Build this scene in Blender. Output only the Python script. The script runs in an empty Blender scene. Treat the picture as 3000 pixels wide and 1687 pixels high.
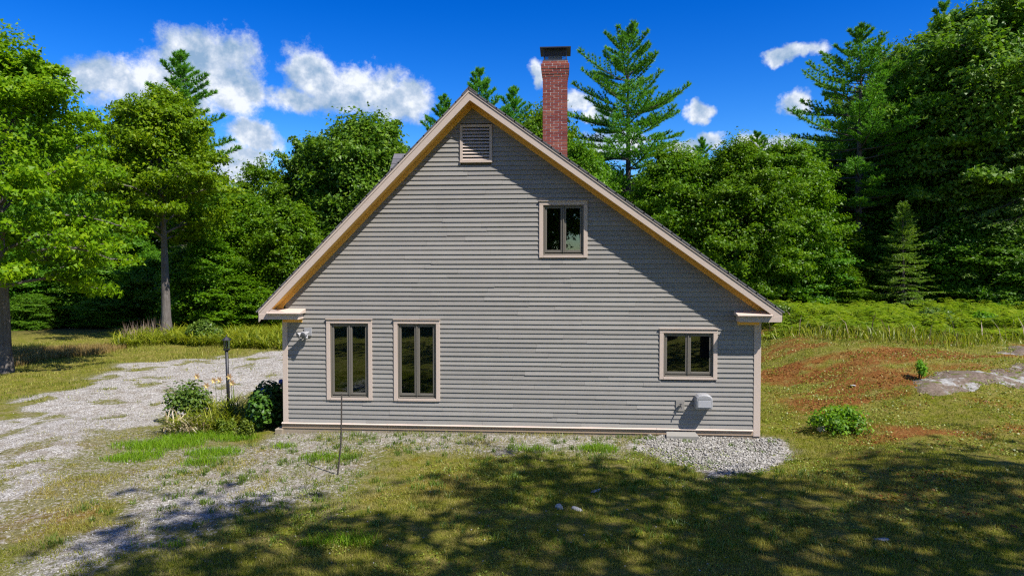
import bpy, bmesh, math, random
import numpy as np
from mathutils import Vector, Matrix
SC = bpy.context.scene
COL = SC.collection
R = math.radians
random.seed(7)

# ------------------------------------------------------------------ camera
CAM = np.array([0.0, -15.5, 3.66])
YAW, PITCH, FPX = R(4.13), R(-1.8), 2080.0
cd = bpy.data.cameras.new('camera'); cam = bpy.data.objects.new('camera', cd); COL.objects.link(cam)
cam.location = CAM
cam.rotation_euler = (R(90) + PITCH, 0, YAW)
cd.sensor_width = 36.0; cd.lens = 36.0 * FPX / 3000.0
cd.clip_start = 0.1; cd.clip_end = 2000
SC.camera = cam

# ------------------------------------------------------------------ light and exposure
SUN = np.array([0.49, -0.34, 0.79]); SUN /= np.linalg.norm(SUN)
SUN_EL = math.asin(SUN[2]); SUN_AZ = math.atan2(SUN[0], SUN[1])      # azimuth from +Y towards +X
sl = bpy.data.lights.new('sun', 'SUN'); sl.energy = 4.6; sl.angle = R(0.53); sl.color = (1.0, 0.955, 0.88)
so = bpy.data.objects.new('sun', sl); COL.objects.link(so)
so.rotation_euler = Vector(-SUN).to_track_quat('-Z', 'Y').to_euler()
so.location = (20, -20, 40)
SC.view_settings.view_transform = 'Standard'; SC.view_settings.look = 'None'
SC.view_settings.gamma = 1.0; SC.view_settings.use_curve_mapping = False
SC.view_settings.exposure = 0.85
SC.render.engine = 'CYCLES'
SC.cycles.use_denoising = False; SC.cycles.pixel_filter_type = 'BLACKMAN_HARRIS'; SC.cycles.filter_width = 1.25
SC.cycles.max_bounces = 5; SC.cycles.diffuse_bounces = 3; SC.cycles.glossy_bounces = 2
SC.cycles.transparent_max_bounces = 8; SC.cycles.transmission_bounces = 4
SC.cycles.sample_clamp_indirect = 3.0; SC.cycles.caustics_reflective = False; SC.cycles.caustics_refractive = False

def ray(u, v):
    """direction through a point of the photograph (3000 x 1687), used to survey where things stand"""
    fw = np.array([-math.sin(YAW) * math.cos(PITCH), math.cos(YAW) * math.cos(PITCH), math.sin(PITCH)])
    rt = np.array([math.cos(YAW), math.sin(YAW), 0]); up = np.cross(rt, fw)
    return fw + rt * (u - 1500) / FPX - up * (v - 843.5) / FPX
def at(u, v, y):
    r = ray(u, v); return CAM + r * ((y - CAM[1]) / r[1])
def gnd(u, v, z=0.0):
    r = ray(u, v); return CAM + r * ((z - CAM[2]) / r[2])

# ------------------------------------------------------------------ sky
W = bpy.data.worlds.new('World'); SC.world = W; W.use_nodes = True
def build_sky():
    nt = W.node_tree; N = nt.nodes; L = nt.links; N.clear()
    def M(op, a, b=None, c=None, clamp=False):
        n = N.new('ShaderNodeMath'); n.operation = op; n.use_clamp = clamp
        for i, v in enumerate((a, b, c)):
            if v is None: continue
            if isinstance(v, (int, float)): n.inputs[i].default_value = v
            else: L.new(v, n.inputs[i])
        return n.outputs[0]
    sky = N.new('ShaderNodeTexSky'); sky.sky_type = 'NISHITA'; sky.sun_disc = False
    sky.sun_elevation = SUN_EL; sky.sun_rotation = SUN_AZ
    sky.altitude = 0; sky.air_density = 1.0; sky.dust_density = 0.3; sky.ozone_density = 3.0
    hsv = N.new('ShaderNodeHueSaturation'); hsv.inputs['Saturation'].default_value = SKY_SAT
    hsv.inputs['Hue'].default_value = SKY_HUE
    L.new(sky.outputs[0], hsv.inputs['Color'])
    bg = N.new('ShaderNodeBackground'); bg.inputs[1].default_value = SKY_STR
    gm = N.new('ShaderNodeGamma'); gm.inputs[1].default_value = SKY_GAMMA; L.new(hsv.outputs[0], gm.inputs[0]); L.new(gm.outputs[0], bg.inputs[0])
    tc = N.new('ShaderNodeTexCoord')
    sep = N.new('ShaderNodeSeparateXYZ'); L.new(tc.outputs['Generated'], sep.inputs[0])
    az = M('ARCTAN2', sep.outputs[0], sep.outputs[1]); el = M('ARCSINE', sep.outputs[2])
    comb = N.new('ShaderNodeCombineXYZ'); L.new(az, comb.inputs[0]); L.new(el, comb.inputs[1])
    def noise(scale, detail, vec, rough=0.6):
        n = N.new('ShaderNodeTexNoise'); n.inputs['Scale'].default_value = scale
        n.inputs['Detail'].default_value = detail; n.inputs['Roughness'].default_value = rough
        L.new(vec, n.inputs['Vector']); return n
    def VM(op, a, b):
        n = N.new('ShaderNodeVectorMath'); n.operation = op
        for i, v in enumerate((a, b)):
            if isinstance(v, tuple): n.inputs[i].default_value = v
            else: L.new(v, n.inputs[i])
        return n.outputs[0] if op != 'LENGTH' else n.outputs['Value']
    # bumpy displacement of the cloud outlines
    wn = noise(9.0, 5.0, comb.outputs[0], 0.62)
    wv = VM('SUBTRACT', wn.outputs['Color'], (0.5, 0.5, 0.5))
    wv2 = VM('MULTIPLY', wv, (0.075, 0.06, 0.0))
    p = VM('ADD', comb.outputs[0], wv2)
    def field(pp):
        best = None
        for (a0, e0, ra, re) in CLOUDS:
            q = VM('MULTIPLY', VM('SUBTRACT', pp, (a0, e0, 0.0)), (1.0 / ra, 1.0 / re, 0.0))
            n = N.new('ShaderNodeVectorMath'); n.operation = 'LENGTH'; L.new(q, n.inputs[0])
            d = M('SUBTRACT', 1.0, n.outputs['Value'])
            best = d if best is None else M('SMOOTH_MAX', best, d, 0.12)
        return best
    f = field(p)
    fn = noise(20.0, 8.0, comb.outputs[0], 0.70)
    dens = M('ADD', f, M('MULTIPLY', M('SUBTRACT', fn.outputs[0], 0.5), 1.5))
    mr = N.new('ShaderNodeMapRange'); mr.interpolation_type = 'SMOOTHSTEP'
    mr.inputs['From Min'].default_value = 0.06; mr.inputs['From Max'].default_value = 0.54
    L.new(dens, mr.inputs['Value'])
    # billow relief: noise here minus noise a little higher up reads as lit tops and grey undersides
    off = VM('ADD', comb.outputs[0], (0.012, 0.022, 0.0))
    b1 = noise(14.0, 6.0, comb.outputs[0], 0.58); b2 = noise(14.0, 6.0, off, 0.58)
    rel = M('SUBTRACT', b1.outputs[0], b2.outputs[0])
    tone = M('ADD', M('MULTIPLY', rel, 3.6), M('ADD', 0.66, M('MULTIPLY', dens, -0.26)), clamp=True)
    cr = N.new('ShaderNodeValToRGB'); e = cr.color_ramp.elements
    e[0].position = 0.1; e[0].color = (0.24, 0.37, 0.55, 1); e[1].position = 0.85; e[1].color = (0.78, 0.82, 0.88, 1)
    m = cr.color_ramp.elements.new(0.5); m.color = (0.46, 0.55, 0.69, 1)
    L.new(tone, cr.inputs[0])
    bc = N.new('ShaderNodeBackground'); bc.inputs[1].default_value = CLOUD_STR; L.new(cr.outputs[0], bc.inputs[0])
    mx = N.new('ShaderNodeMixShader'); L.new(mr.outputs[0], mx.inputs[0]); L.new(bg.outputs[0], mx.inputs[1]); L.new(bc.outputs[0], mx.inputs[2])
    out = N.new('ShaderNodeOutputWorld'); L.new(mx.outputs[0], out.inputs[0])
SKY_SAT, SKY_HUE, SKY_STR, CLOUD_STR, SKY_GAMMA = 1.5, 0.510, 0.055, 0.67, 1.36
def _blob(u, v, ru, rv):
    r = ray(u, v); r = r / np.linalg.norm(r)
    return (math.atan2(r[0], r[1]), math.asin(r[2]), ru / FPX, rv / FPX)
CLOUDS = [_blob(*b) for b in [
    (420, 235, 190, 95), (590, 165, 175, 100), (640, 250, 125, 105), (290, 225, 110, 60), (560, 300, 120, 60),
    (905, 200, 120, 85), (1040, 255, 190, 95), (1180, 300, 120, 80), (870, 285, 110, 50),
    (735, 395, 110, 55), (700, 470, 120, 75),
    (2340, 160, 90, 36), (2265, 175, 50, 28), (2320, 315, 54, 46), (2055, 322, 58, 38), (1740, 335, 60, 34), (1800, 420, 140, 56),
    (2100, 400, 55, 34), (2000, 440, 85, 40), (2240, 430, 120, 40), (1570, 235, 30, 50), (1680, 300, 60, 40)]]
for k in range(12):                        # the same fair-weather cloud goes on round the rest of the sky
    a = 0.95 + k * (2 * math.pi - 1.9) / 11 + random.uniform(-.15, .15)
    CLOUDS.append((a if a < math.pi else a - 2 * math.pi, random.uniform(.22, .5), random.uniform(.12, .24), random.uniform(.05, .1)))
for k in range(9):  # bigger, higher clouds out of view, added to whiten the ambient light
    a = -math.pi + (k + .5) * 2 * math.pi / 9
    CLOUDS.append((a, random.uniform(.72, 1.05), random.uniform(.22, .4), random.uniform(.09, .15)))
build_sky()
W.cycles.sampling_method = 'MANUAL'; W.cycles.sample_map_resolution = 1024

# ------------------------------------------------------------------ helpers: objects
def tag(o, label=None, cat=None, group=None, kind=None):
    if label: o['label'] = label
    if cat: o['category'] = cat
    if group: o['group'] = group
    if kind: o['kind'] = kind
    return o
def link(name, me, parent=None, mat=None):
    o = bpy.data.objects.new(name, me); COL.objects.link(o)
    if mat and me and not me.materials: me.materials.append(mat)
    if parent: o.parent = parent
    return o
def empty(name, loc=(0, 0, 0), rz=0.0, parent=None):
    o = bpy.data.objects.new(name, None); COL.objects.link(o)
    o.location = loc; o.rotation_euler = (0, 0, rz); o.empty_display_size = .2
    if parent: o.parent = parent
    return o
def mesh_np(name, V, F, mat=None, attrs=None, smooth=False):
    """V (n,3), F (m,k) with k the same for all faces"""
    V = np.asarray(V, np.float32); F = np.asarray(F, np.int32)
    me = bpy.data.meshes.new(name)
    m, k = F.shape
    me.vertices.add(len(V)); me.vertices.foreach_set('co', V.ravel())
    me.loops.add(m * k); me.loops.foreach_set('vertex_index', F.ravel())
    me.polygons.add(m); me.polygons.foreach_set('loop_start', np.arange(0, m * k, k, dtype=np.int32))
    if smooth: me.polygons.foreach_set('use_smooth', np.ones(m, bool))
    if attrs:
        for a, d in attrs.items():
            d = np.asarray(d, np.float32)
            at_ = me.attributes.new(a, 'FLOAT', 'POINT'); at_.data.foreach_set('value', d)
    me.update(calc_edges=True)
    if mat: me.materials.append(mat)
    return me
class MB:
    """collects boxes, prisms and tubes into one mesh"""
    def __init__(s): s.v = []; s.f = []
    def poly(s, pts, faces):
        n = len(s.v); s.v += [tuple(map(float, p)) for p in pts]; s.f += [tuple(i + n for i in f) for f in faces]; return s
    def box(s, x0, x1, y0, y1, z0, z1):
        return s.poly([(x0,y0,z0),(x1,y0,z0),(x1,y1,z0),(x0,y1,z0),(x0,y0,z1),(x1,y0,z1),(x1,y1,z1),(x0,y1,z1)],
                      [(0,3,2,1),(4,5,6,7),(0,1,5,4),(1,2,6,5),(2,3,7,6),(3,0,4,7)])
    def prism(s, xz, y0, y1):
        """polygon in XZ (counter-clockwise seen from -Y) pulled from y0 to y1"""
        n = len(xz)
        pts = [(x, y0, z) for x, z in xz] + [(x, y1, z) for x, z in xz]
        return s.poly(pts, [tuple(range(n)), tuple(range(2*n-1, n-1, -1))] + [(i, i+n, (i+1)%n+n, (i+1)%n) for i in range(n)])
    def tube(s, path, radii, seg=8, caps=True):
        path = [np.array(p, float) for p in path]; rings = []
        for i, p in enumerate(path):
            d = path[min(i+1, len(path)-1)] - path[max(i-1, 0)]; d /= (np.linalg.norm(d) + 1e-9)
            ref = np.array([0, 0, 1.]) if abs(d[2]) < .9 else np.array([1., 0, 0])
            a = np.cross(d, ref); a /= np.linalg.norm(a); b = np.cross(d, a)
            r = radii[i] if hasattr(radii, '__len__') else radii
            rings.append([p + r * (a * math.cos(t) + b * math.sin(t)) for t in [2*math.pi*k/seg for k in range(seg)]])
        pts = [q for r_ in rings for q in r_]; fs = []
        for i in range(len(path) - 1):
            for k in range(seg):
                fs.append((i*seg+k, (i+1)*seg+k, (i+1)*seg+(k+1)%seg, i*seg+(k+1)%seg))
        if caps: fs += [tuple(range(seg)), tuple(range(len(pts)-1, len(pts)-seg-1, -1))]
        return s.poly(pts, fs)
    def mesh(s, name, mat=None, smooth=False):
        me = bpy.data.meshes.new(name); me.from_pydata(s.v, [], s.f); me.update()
        bm = bmesh.new(); bm.from_mesh(me); bmesh.ops.recalc_face_normals(bm, faces=bm.faces); bm.to_mesh(me); bm.free()
        if mat: me.materials.append(mat)
        if smooth:
            for p in me.polygons: p.use_smooth = True
        return me
    def build(s, name, mat, parent=None, smooth=False, bevel=0):
        o = link(name, s.mesh(name, mat, smooth), parent)
        if bevel:
            b = o.modifiers.new('bevel', 'BEVEL'); b.width = bevel; b.segments = 2; b.limit_method = 'ANGLE'
        return o

# ------------------------------------------------------------------ helpers: noise for laying out the ground cover
def _hash(ix, iy, s):
    h = (ix.astype(np.int64) * 374761393 + iy.astype(np.int64) * 668265263 + s * 1442695041) & 0x7fffffff
    h = ((h ^ (h >> 13)) * 1274126177) & 0x7fffffff
    return ((h ^ (h >> 16)) & 0xffff) / 65535.0
def vnoise(x, y, s=0):
    ix = np.floor(x); iy = np.floor(y); fx = x - ix; fy = y - iy
    fx = fx*fx*(3-2*fx); fy = fy*fy*(3-2*fy)
    a = _hash(ix, iy, s); b = _hash(ix+1, iy, s); c = _hash(ix, iy+1, s); d = _hash(ix+1, iy+1, s)
    return (a*(1-fx)+b*fx)*(1-fy) + (c*(1-fx)+d*fx)*fy
def fbm(x, y, sc, s=0, o=4):
    x = np.asarray(x, float)*sc; y = np.asarray(y, float)*sc; t = 0; a = .5; n = 0
    for k in range(o):
        t = t + a*vnoise(x, y, s+k*17); n += a; a *= .55; x = x*2.03+13.1; y = y*2.03+7.7
    return t/n
def sstep(a, b, x):
    t = np.clip((x-a)/(b-a), 0, 1); return t*t*(3-2*t)
def poly_sd(x, y, P):
    """signed distance, positive inside"""
    x = np.asarray(x, float); y = np.asarray(y, float); d = np.full(x.shape, 1e9); ins = np.zeros(x.shape, bool)
    n = len(P)
    for i in range(n):
        ax, ay = P[i]; bx, by = P[(i+1) % n]; ex, ey = bx-ax, by-ay
        t = np.clip(((x-ax)*ex+(y-ay)*ey)/(ex*ex+ey*ey), 0, 1)
        d = np.minimum(d, np.hypot(x-ax-t*ex, y-ay-t*ey))
        c = ((ay > y) != (by > y)) & (x < (bx-ax)*(y-ay)/((by-ay) if by != ay else 1e-9)+ax)
        ins ^= c
    return np.where(ins, d, -d)

# ------------------------------------------------------------------ helpers: materials
def new_mat(name):
    m = bpy.data.materials.new(name); m.use_nodes = True; nt = m.node_tree
    return m, nt, nt.nodes['Principled BSDF'], nt.nodes['Material Output']
def node(nt, t, **kw):
    n = nt.nodes.new(t)
    for k, v in kw.items():
        if k in n.inputs: n.inputs[k].default_value = v
        else: setattr(n, k, v)
    return n
def ramp(nt, src, stops):
    n = nt.nodes.new('ShaderNodeValToRGB'); e = n.color_ramp.elements
    e[0].position, e[0].color = stops[0][0], (*stops[0][1], 1); e[1].position, e[1].color = stops[-1][0], (*stops[-1][1], 1)
    for p, c in stops[1:-1]:
        q = e.new(p); q.color = (*c, 1)
    nt.links.new(src, n.inputs[0]); return n.outputs[0]
def mixc(nt, fac, a, b, blend='MIX'):
    n = nt.nodes.new('ShaderNodeMix'); n.data_type = 'RGBA'; n.blend_type = blend
    for s, v in ((0, fac), (6, a), (7, b)):
        if isinstance(v, (int, float)): n.inputs[s].default_value = v
        elif isinstance(v, tuple): n.inputs[s].default_value = (*v, 1)
        else: nt.links.new(v, n.inputs[s])
    return n.outputs[2]
def mth(nt, op, a, b=0.0, clamp=False):
    n = nt.nodes.new('ShaderNodeMath'); n.operation = op; n.use_clamp = clamp
    for i, v in enumerate((a, b)):
        if isinstance(v, (int, float)): n.inputs[i].default_value = v
        else: nt.links.new(v, n.inputs[i])
    return n.outputs[0]
def nz(nt, scale, detail=4, rough=.55, vec=None, stretch=None):
    n = nt.nodes.new('ShaderNodeTexNoise'); n.inputs['Scale'].default_value = scale
    n.inputs['Detail'].default_value = detail; n.inputs['Roughness'].default_value = rough
    if vec is None:
        tc = nt.nodes.new('ShaderNodeTexCoord'); vec = tc.outputs['Object']
    if stretch:
        mp = nt.nodes.new('ShaderNodeMapping'); mp.inputs['Scale'].default_value = stretch
        nt.links.new(vec, mp.inputs[0]); vec = mp.outputs[0]
    nt.links.new(vec, n.inputs['Vector']); return n.outputs[0]
def bump(nt, bsdf, h, strength=.3, dist=.01):
    b = nt.nodes.new('ShaderNodeBump'); b.inputs['Strength'].default_value = strength; b.inputs['Distance'].default_value = dist
    nt.links.new(h, b.inputs['Height']); nt.links.new(b.outputs[0], bsdf.inputs['Normal'])

def mat_paint(name, col, var=.12, rough=.6, grain=True, island=.1, wear=None):
    m, nt, b, _ = new_mat(name); L = nt.links
    g = nt.nodes.new('ShaderNodeNewGeometry')
    a = nz(nt, 2.5, 5, .6); fine = nz(nt, 22, 6, .65, stretch=(.35, 1, 6.0))
    base = mixc(nt, mth(nt, 'MULTIPLY', a, 1.0), tuple(c*(1-var) for c in col), tuple(min(1, c*(1+var)) for c in col))
    oi = nt.nodes.new('ShaderNodeObjectInfo')
    base = mixc(nt, mth(nt, 'FRACT', mth(nt, 'ADD', g.outputs['Random Per Island'], oi.outputs['Random'])), base, mixc(nt, 1.0, base, (1-island,)*3, 'MULTIPLY'))
    if wear:
        w = nt.nodes.new('ShaderNodeMapRange'); w.inputs['From Min'].default_value = .66; w.inputs['From Max'].default_value = .74
        L.new(nz(nt, 9, 8, .7, stretch=(.25, 1, 2.5)), w.inputs['Value'])
        base = mixc(nt, mth(nt, 'MULTIPLY', w.outputs[0], .55), base, wear)
    L.new(base, b.inputs['Base Color']); b.inputs['Roughness'].default_value = rough; b.inputs['Specular IOR Level'].default_value = .3
    if grain: bump(nt, b, fine, .35, .004)
    return m
def mat_plain(name, col, rough=.5, metal=0, var=.1, spec=.5, scale=8, bmp=.15):
    m, nt, b, _ = new_mat(name)
    c = mixc(nt, nz(nt, scale, 5, .6), tuple(x*(1-var) for x in col), tuple(min(1, x*(1+var)) for x in col))
    nt.links.new(c, b.inputs['Base Color']); b.inputs['Roughness'].default_value = rough; b.inputs['Metallic'].default_value = metal
    b.inputs['Specular IOR Level'].default_value = spec
    if bmp: bump(nt, b, nz(nt, scale*6, 4), bmp, .005)
    return m
def mat_leaf(name, c0, c1, c2, trans=.35, rough=.45, spec=.35, attr=None, big=0.0):
    """per-leaf colour from dark to light, some light coming through the blade"""
    m, nt, b, out = new_mat(name); L = nt.links
    g = nt.nodes.new('ShaderNodeNewGeometry'); oi = nt.nodes.new('ShaderNodeObjectInfo')
    f = g.outputs['Random Per Island']
    if big:
        n = nz(nt, big, 2, .5); f = mth(nt, 'ADD', mth(nt, 'MULTIPLY', f, .6), mth(nt, 'MULTIPLY', mth(nt, 'SUBTRACT', n, .3), 1.0), clamp=True)
    col = ramp(nt, f, [(0, c0), (.55, c1), (1, c2)])
    if attr:
        at_ = node(nt, 'ShaderNodeAttribute', attribute_name=attr[0])
        col = mixc(nt, at_.outputs['Fac'], col, ramp(nt, g.outputs['Random Per Island'], [(0, attr[1]), (1, attr[2])]))
    hs = nt.nodes.new('ShaderNodeHueSaturation')
    L.new(mth(nt, 'ADD', .494, mth(nt, 'MULTIPLY', oi.outputs['Random'], .014)), hs.inputs['Hue'])
    L.new(mth(nt, 'ADD', .92, mth(nt, 'MULTIPLY', oi.outputs['Random'], .2)), hs.inputs['Value'])
    L.new(col, hs.inputs['Color']); col = hs.outputs[0]
    L.new(col, b.inputs['Base Color']); b.inputs['Roughness'].default_value = rough; b.inputs['Specular IOR Level'].default_value = spec
    t = nt.nodes.new('ShaderNodeBsdfTranslucent'); L.new(mixc(nt, 1.0, col, (1.25, 1.3, .6), 'MULTIPLY'), t.inputs[0])
    mx = nt.nodes.new('ShaderNodeMixShader'); mx.inputs[0].default_value = trans
    L.new(b.outputs[0], mx.inputs[1]); L.new(t.outputs[0], mx.inputs[2]); L.new(mx.outputs[0], out.inputs[0])
    return m
def mat_bark(name, c0, c1, sc=6):
    m, nt, b, _ = new_mat(name)
    n = nz(nt, sc, 6, .7, stretch=(2.2, 2.2, .35)); n2 = nz(nt, 3, 4)
    c = mixc(nt, n2, ramp(nt, n, [(.3, c0), (.7, c1)]), ramp(nt, n, [(.3, tuple(x*.75 for x in c0)), (.7, c0)]))
    nt.links.new(c, b.inputs['Base Color']); b.inputs['Roughness'].default_value = .9; b.inputs['Specular IOR Level'].default_value = .1
    bump(nt, b, n, .9, .05)
    return m
# ================================================================== HOUSE
SIDING = mat_paint('siding_paint', (.288, .270, .248), var=.11, island=.17, wear=(.215, .20, .185))
TRIM = mat_paint('trim_paint', (.53, .43, .365), var=.05, island=.04, wear=(.42, .34, .28))
SOFFIT = mat_paint('soffit_bounce_tint_paint', (.82, .47, .11), var=.06, island=.05)  # tan trim paint with warm bounced light put into its colour
TRIM_LOW = mat_paint('shade_brown_skirt_paint', (.40, .29, .20), var=.15, island=.12, wear=(.25, .18, .12))  # worn trim paint, browned by painting in the shade below the lip
SASH = mat_plain('sash_taupe', (.145, .13, .11), .45, var=.06, bmp=.05)
SHEATH = mat_plain('sheathing', (.12, .1, .08), .9)
PLASTER = mat_plain('plaster', (.30, .27, .23), .9)
WOODFLOOR = mat_plain('wood_floor', (.16, .08, .035), .4)
CONC = mat_plain('foundation_concrete', (.27, .22, .16), .9, var=.3, scale=5, bmp=.5)
MORTAR = mat_plain('mortar', (.58, .54, .49), .95, var=.12, scale=30, bmp=.4)
BLACKM = mat_plain('black_metal', (.03, .03, .034), .5, metal=.3, var=.3)
GALV = mat_plain('weathered_steel', (.09, .09, .10), .5, metal=.7, var=.35)
GREYP = mat_plain('grey_plastic', (.30, .30, .31), .45, var=.06, bmp=.05)
def m_brick():
    m, nt, b, _ = new_mat('red_brick')
    g = nt.nodes.new('ShaderNodeNewGeometry'); oi = nt.nodes.new('ShaderNodeObjectInfo')
    r_ = mth(nt, 'FRACT', mth(nt, 'ADD', oi.outputs['Random'], g.outputs['Random Per Island']))
    c = ramp(nt, r_, [(0, (.17, .035, .03)), (.3, (.23, .055, .042)), (.6, (.27, .07, .05)), (.85, (.22, .06, .045)), (1, (.33, .12, .075))])
    n = nz(nt, 40, 5, .7)
    c = mixc(nt, mth(nt, 'MULTIPLY', n, .5), c, (.16, .06, .05))
    nt.links.new(c, b.inputs['Base Color']); b.inputs['Roughness'].default_value = .9; b.inputs['Specular IOR Level'].default_value = .15
    bump(nt, b, n, .6, .006); return m
BRICK = m_brick()
def m_shingle():
    m, nt, b, _ = new_mat('asphalt_shingle')
    c = ramp(nt, nz(nt, 60, 4, .7), [(.3, (.05, .05, .055)), (.7, (.16, .155, .16))])
    g = nt.nodes.new('ShaderNodeNewGeometry')
    c = mixc(nt, mth(nt, 'MULTIPLY', g.outputs['Random Per Island'], .5), c, (.21, .20, .215))
    nt.links.new(c, b.inputs['Base Color']); b.inputs['Roughness'].default_value = .95; b.inputs['Specular IOR Level'].default_value = .1
    bump(nt, b, nz(nt, 90, 3), .6, .006); return m
SHINGLE = m_shingle()
def m_glass(name):
    m, nt, b, out = new_mat(name); L = nt.links
    nt.nodes.remove(b)
    t = node(nt, 'ShaderNodeBsdfTransparent'); t.inputs[0].default_value = (.55, .62, .60, 1)
    gl = node(nt, 'ShaderNodeBsdfGlossy'); gl.inputs['Roughness'].default_value = .015; gl.inputs['Color'].default_value = (.9, .97, 1, 1)
    lw = node(nt, 'ShaderNodeFresnel'); lw.inputs['IOR'].default_value = 1.9
    bp = nt.nodes.new('ShaderNodeBump'); bp.inputs['Strength'].default_value = .05; bp.inputs['Distance'].default_value = .02
    L.new(nz(nt, 1.6, 2), bp.inputs['Height']); L.new(bp.outputs[0], gl.inputs['Normal'])
    mx = nt.nodes.new('ShaderNodeMixShader'); L.new(mth(nt, 'MULTIPLY', lw.outputs[0], 1.15, clamp=True), mx.inputs[0])
    L.new(t.outputs[0], mx.inputs[1]); L.new(gl.outputs[0], mx.inputs[2]); L.new(mx.outputs[0], out.inputs[0]); return m
GLASS = m_glass('window_glass')

HX0, HX1, HY1 = -6.25, 4.19, 8.0           # wall corners and depth
AX, AZ = -2.02, 7.44                       # ridge (top of shingles)
SL, SR = 1.016, 0.717                      # slopes left and right
OV = 0.34                                  # rake overhang
EL, ER = -6.69, 4.555                      # eave tips
house = empty('house', (0, 0, 0))
tag(house, 'grey-tan clapboard gable house with red brick chimney in the middle of the yard', 'house')
def roof_z(x): return AZ - (AX - x) * SL if x < AX else AZ - (x - AX) * SR
cl, cr = math.cos(math.atan(SL)), math.cos(math.atan(SR))
def rz(x, perp):                           # roof line dropped by a distance square to the slope
    return roof_z(x) - perp / (cl if x < AX else cr)
def apex(perp):                            # apex of both dropped lines
    pl, pr = perp / cl, perp / cr          # z = AZ-pl-(AX-x)SL ; z = AZ-pr-(x-AX)SR
    x = AX + (pl - pr) / (SL + SR); return x, AZ - pl - (AX - x) * SL
# windows: casing rectangles on the wall (x0, x1, z0, z1)
WIN = [(-5.273, -4.237, .66, 2.464), (-3.748, -2.713, .66, 2.464), (-.524, .522, 3.831, 5.056), (2.076, 3.303, 1.207, 2.297)]
CW = .085
VENT = (-2.256, -1.552, 5.902, 6.726)
# --- gable wall with its openings
def gable_wall():
    bm = bmesh.new()
    ax_, az_ = apex(.2)
    def zt(x): return (AZ - .2/cl - (AX-x)*SL) if x < ax_ else (AZ - .2/cr - (x-AX)*SR)
    loops = [[(HX0, -.1), (HX1, -.1), (HX1, zt(HX1)), (ax_, az_), (HX0, zt(HX0))]]
    for w in WIN: loops.append([(w[0]+CW, w[2]+CW), (w[1]-CW, w[2]+CW), (w[1]-CW, w[3]-CW), (w[0]+CW, w[3]-CW)])
    edges = []
    for lp in loops:
        vs = [bm.verts.new((x, 0, z)) for x, z in lp]
        edges += [bm.edges.new((vs[i], vs[(i+1) % len(vs)])) for i in range(len(vs))]
    bmesh.ops.triangle_fill(bm, edges=edges, use_beauty=True, use_dissolve=False)
    ret = bmesh.ops.extrude_face_region(bm, geom=list(bm.faces))
    bmesh.ops.translate(bm, verts=[g for g in ret['geom'] if isinstance(g, bmesh.types.BMVert)], vec=(0, .14, 0))
    bmesh.ops.recalc_face_normals(bm, faces=bm.faces)
    me = bpy.data.meshes.new('gable_wall'); bm.to_mesh(me); bm.free(); me.materials.append(SHEATH)
    return link('gable_wall', me, house)
gw = gable_wall()
# --- clapboards, board by board
rngc = random.Random(3)
PITCHB = .1016; Z0 = .150
ax2, az2 = apex(.21)
def rake_x(z):                             # where the underside of the rake meets height z
    return (ax2 - (az2 - z) / SL, ax2 + (az2 - z) / SR)
nrow = 0
while True:
    z0 = Z0 + nrow * PITCHB; z1 = z0 + PITCHB + .012
    if z0 > az2 - .02: break
    lo, hi = rake_x(z0); lo1, hi1 = rake_x(min(z1, az2 - .001))
    xl, xr = max(HX0 + .045, lo), min(HX1 - .06, hi)
    xl1, xr1 = max(HX0 + .045, lo1), min(HX1 - .06, hi1)
    segs = [(xl, xr)]
    for (a, b, c, d) in [(w[0]+.028, w[1]-.028, w[2]+.03, w[3]-.03) for w in WIN] + [(VENT[0]+.02, VENT[1]-.02, VENT[2]+.02, VENT[3]-.02)]:
        if z1 > c and z0 < d:
            ns = []
            for (p, q) in segs:
                if b <= p or a >= q: ns.append((p, q)); continue
                if a > p: ns.append((p, a))
                if b < q: ns.append((b, q))
            segs = ns
    out = []
    for (p, q) in segs:                    # butt joints
        x = p
        while q - x > 3.2:
            n = x + rngc.uniform(1.2, 3.8)
            if q - n < .7: break
            out.append((x, n - .001)); x = n + .001
        out.append((x, q))
    for (p, q) in out:
        if q - p < .02: continue
        t0 = .0285 + rngc.uniform(-.002, .0035); t1 = .0075; dz = rngc.uniform(-.0035, .0035); tilt = rngc.uniform(-.003, .003)
        pt = p if p > xl + 1e-6 else xl1; qt = q if q < xr - 1e-6 else xr1
        if qt <= pt: pt = qt = (p + q) / 2
        b = MB()
        zb0, zb1 = z0 + dz - tilt, z0 + dz + tilt
        b.poly([(p,-t0,zb0),(q,-t0,zb1),(q,-.004,zb1),(p,-.004,zb0),(pt,-t1,z1+dz),(qt,-t1,z1+dz),(qt,-.004,z1+dz),(pt,-.004,z1+dz)],
               [(0,3,2,1),(4,5,6,7),(0,1,5,4),(1,2,6,5),(2,3,7,6),(3,0,4,7)])
        b.build('clapboard', SIDING, gw)
    nrow += 1
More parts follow.
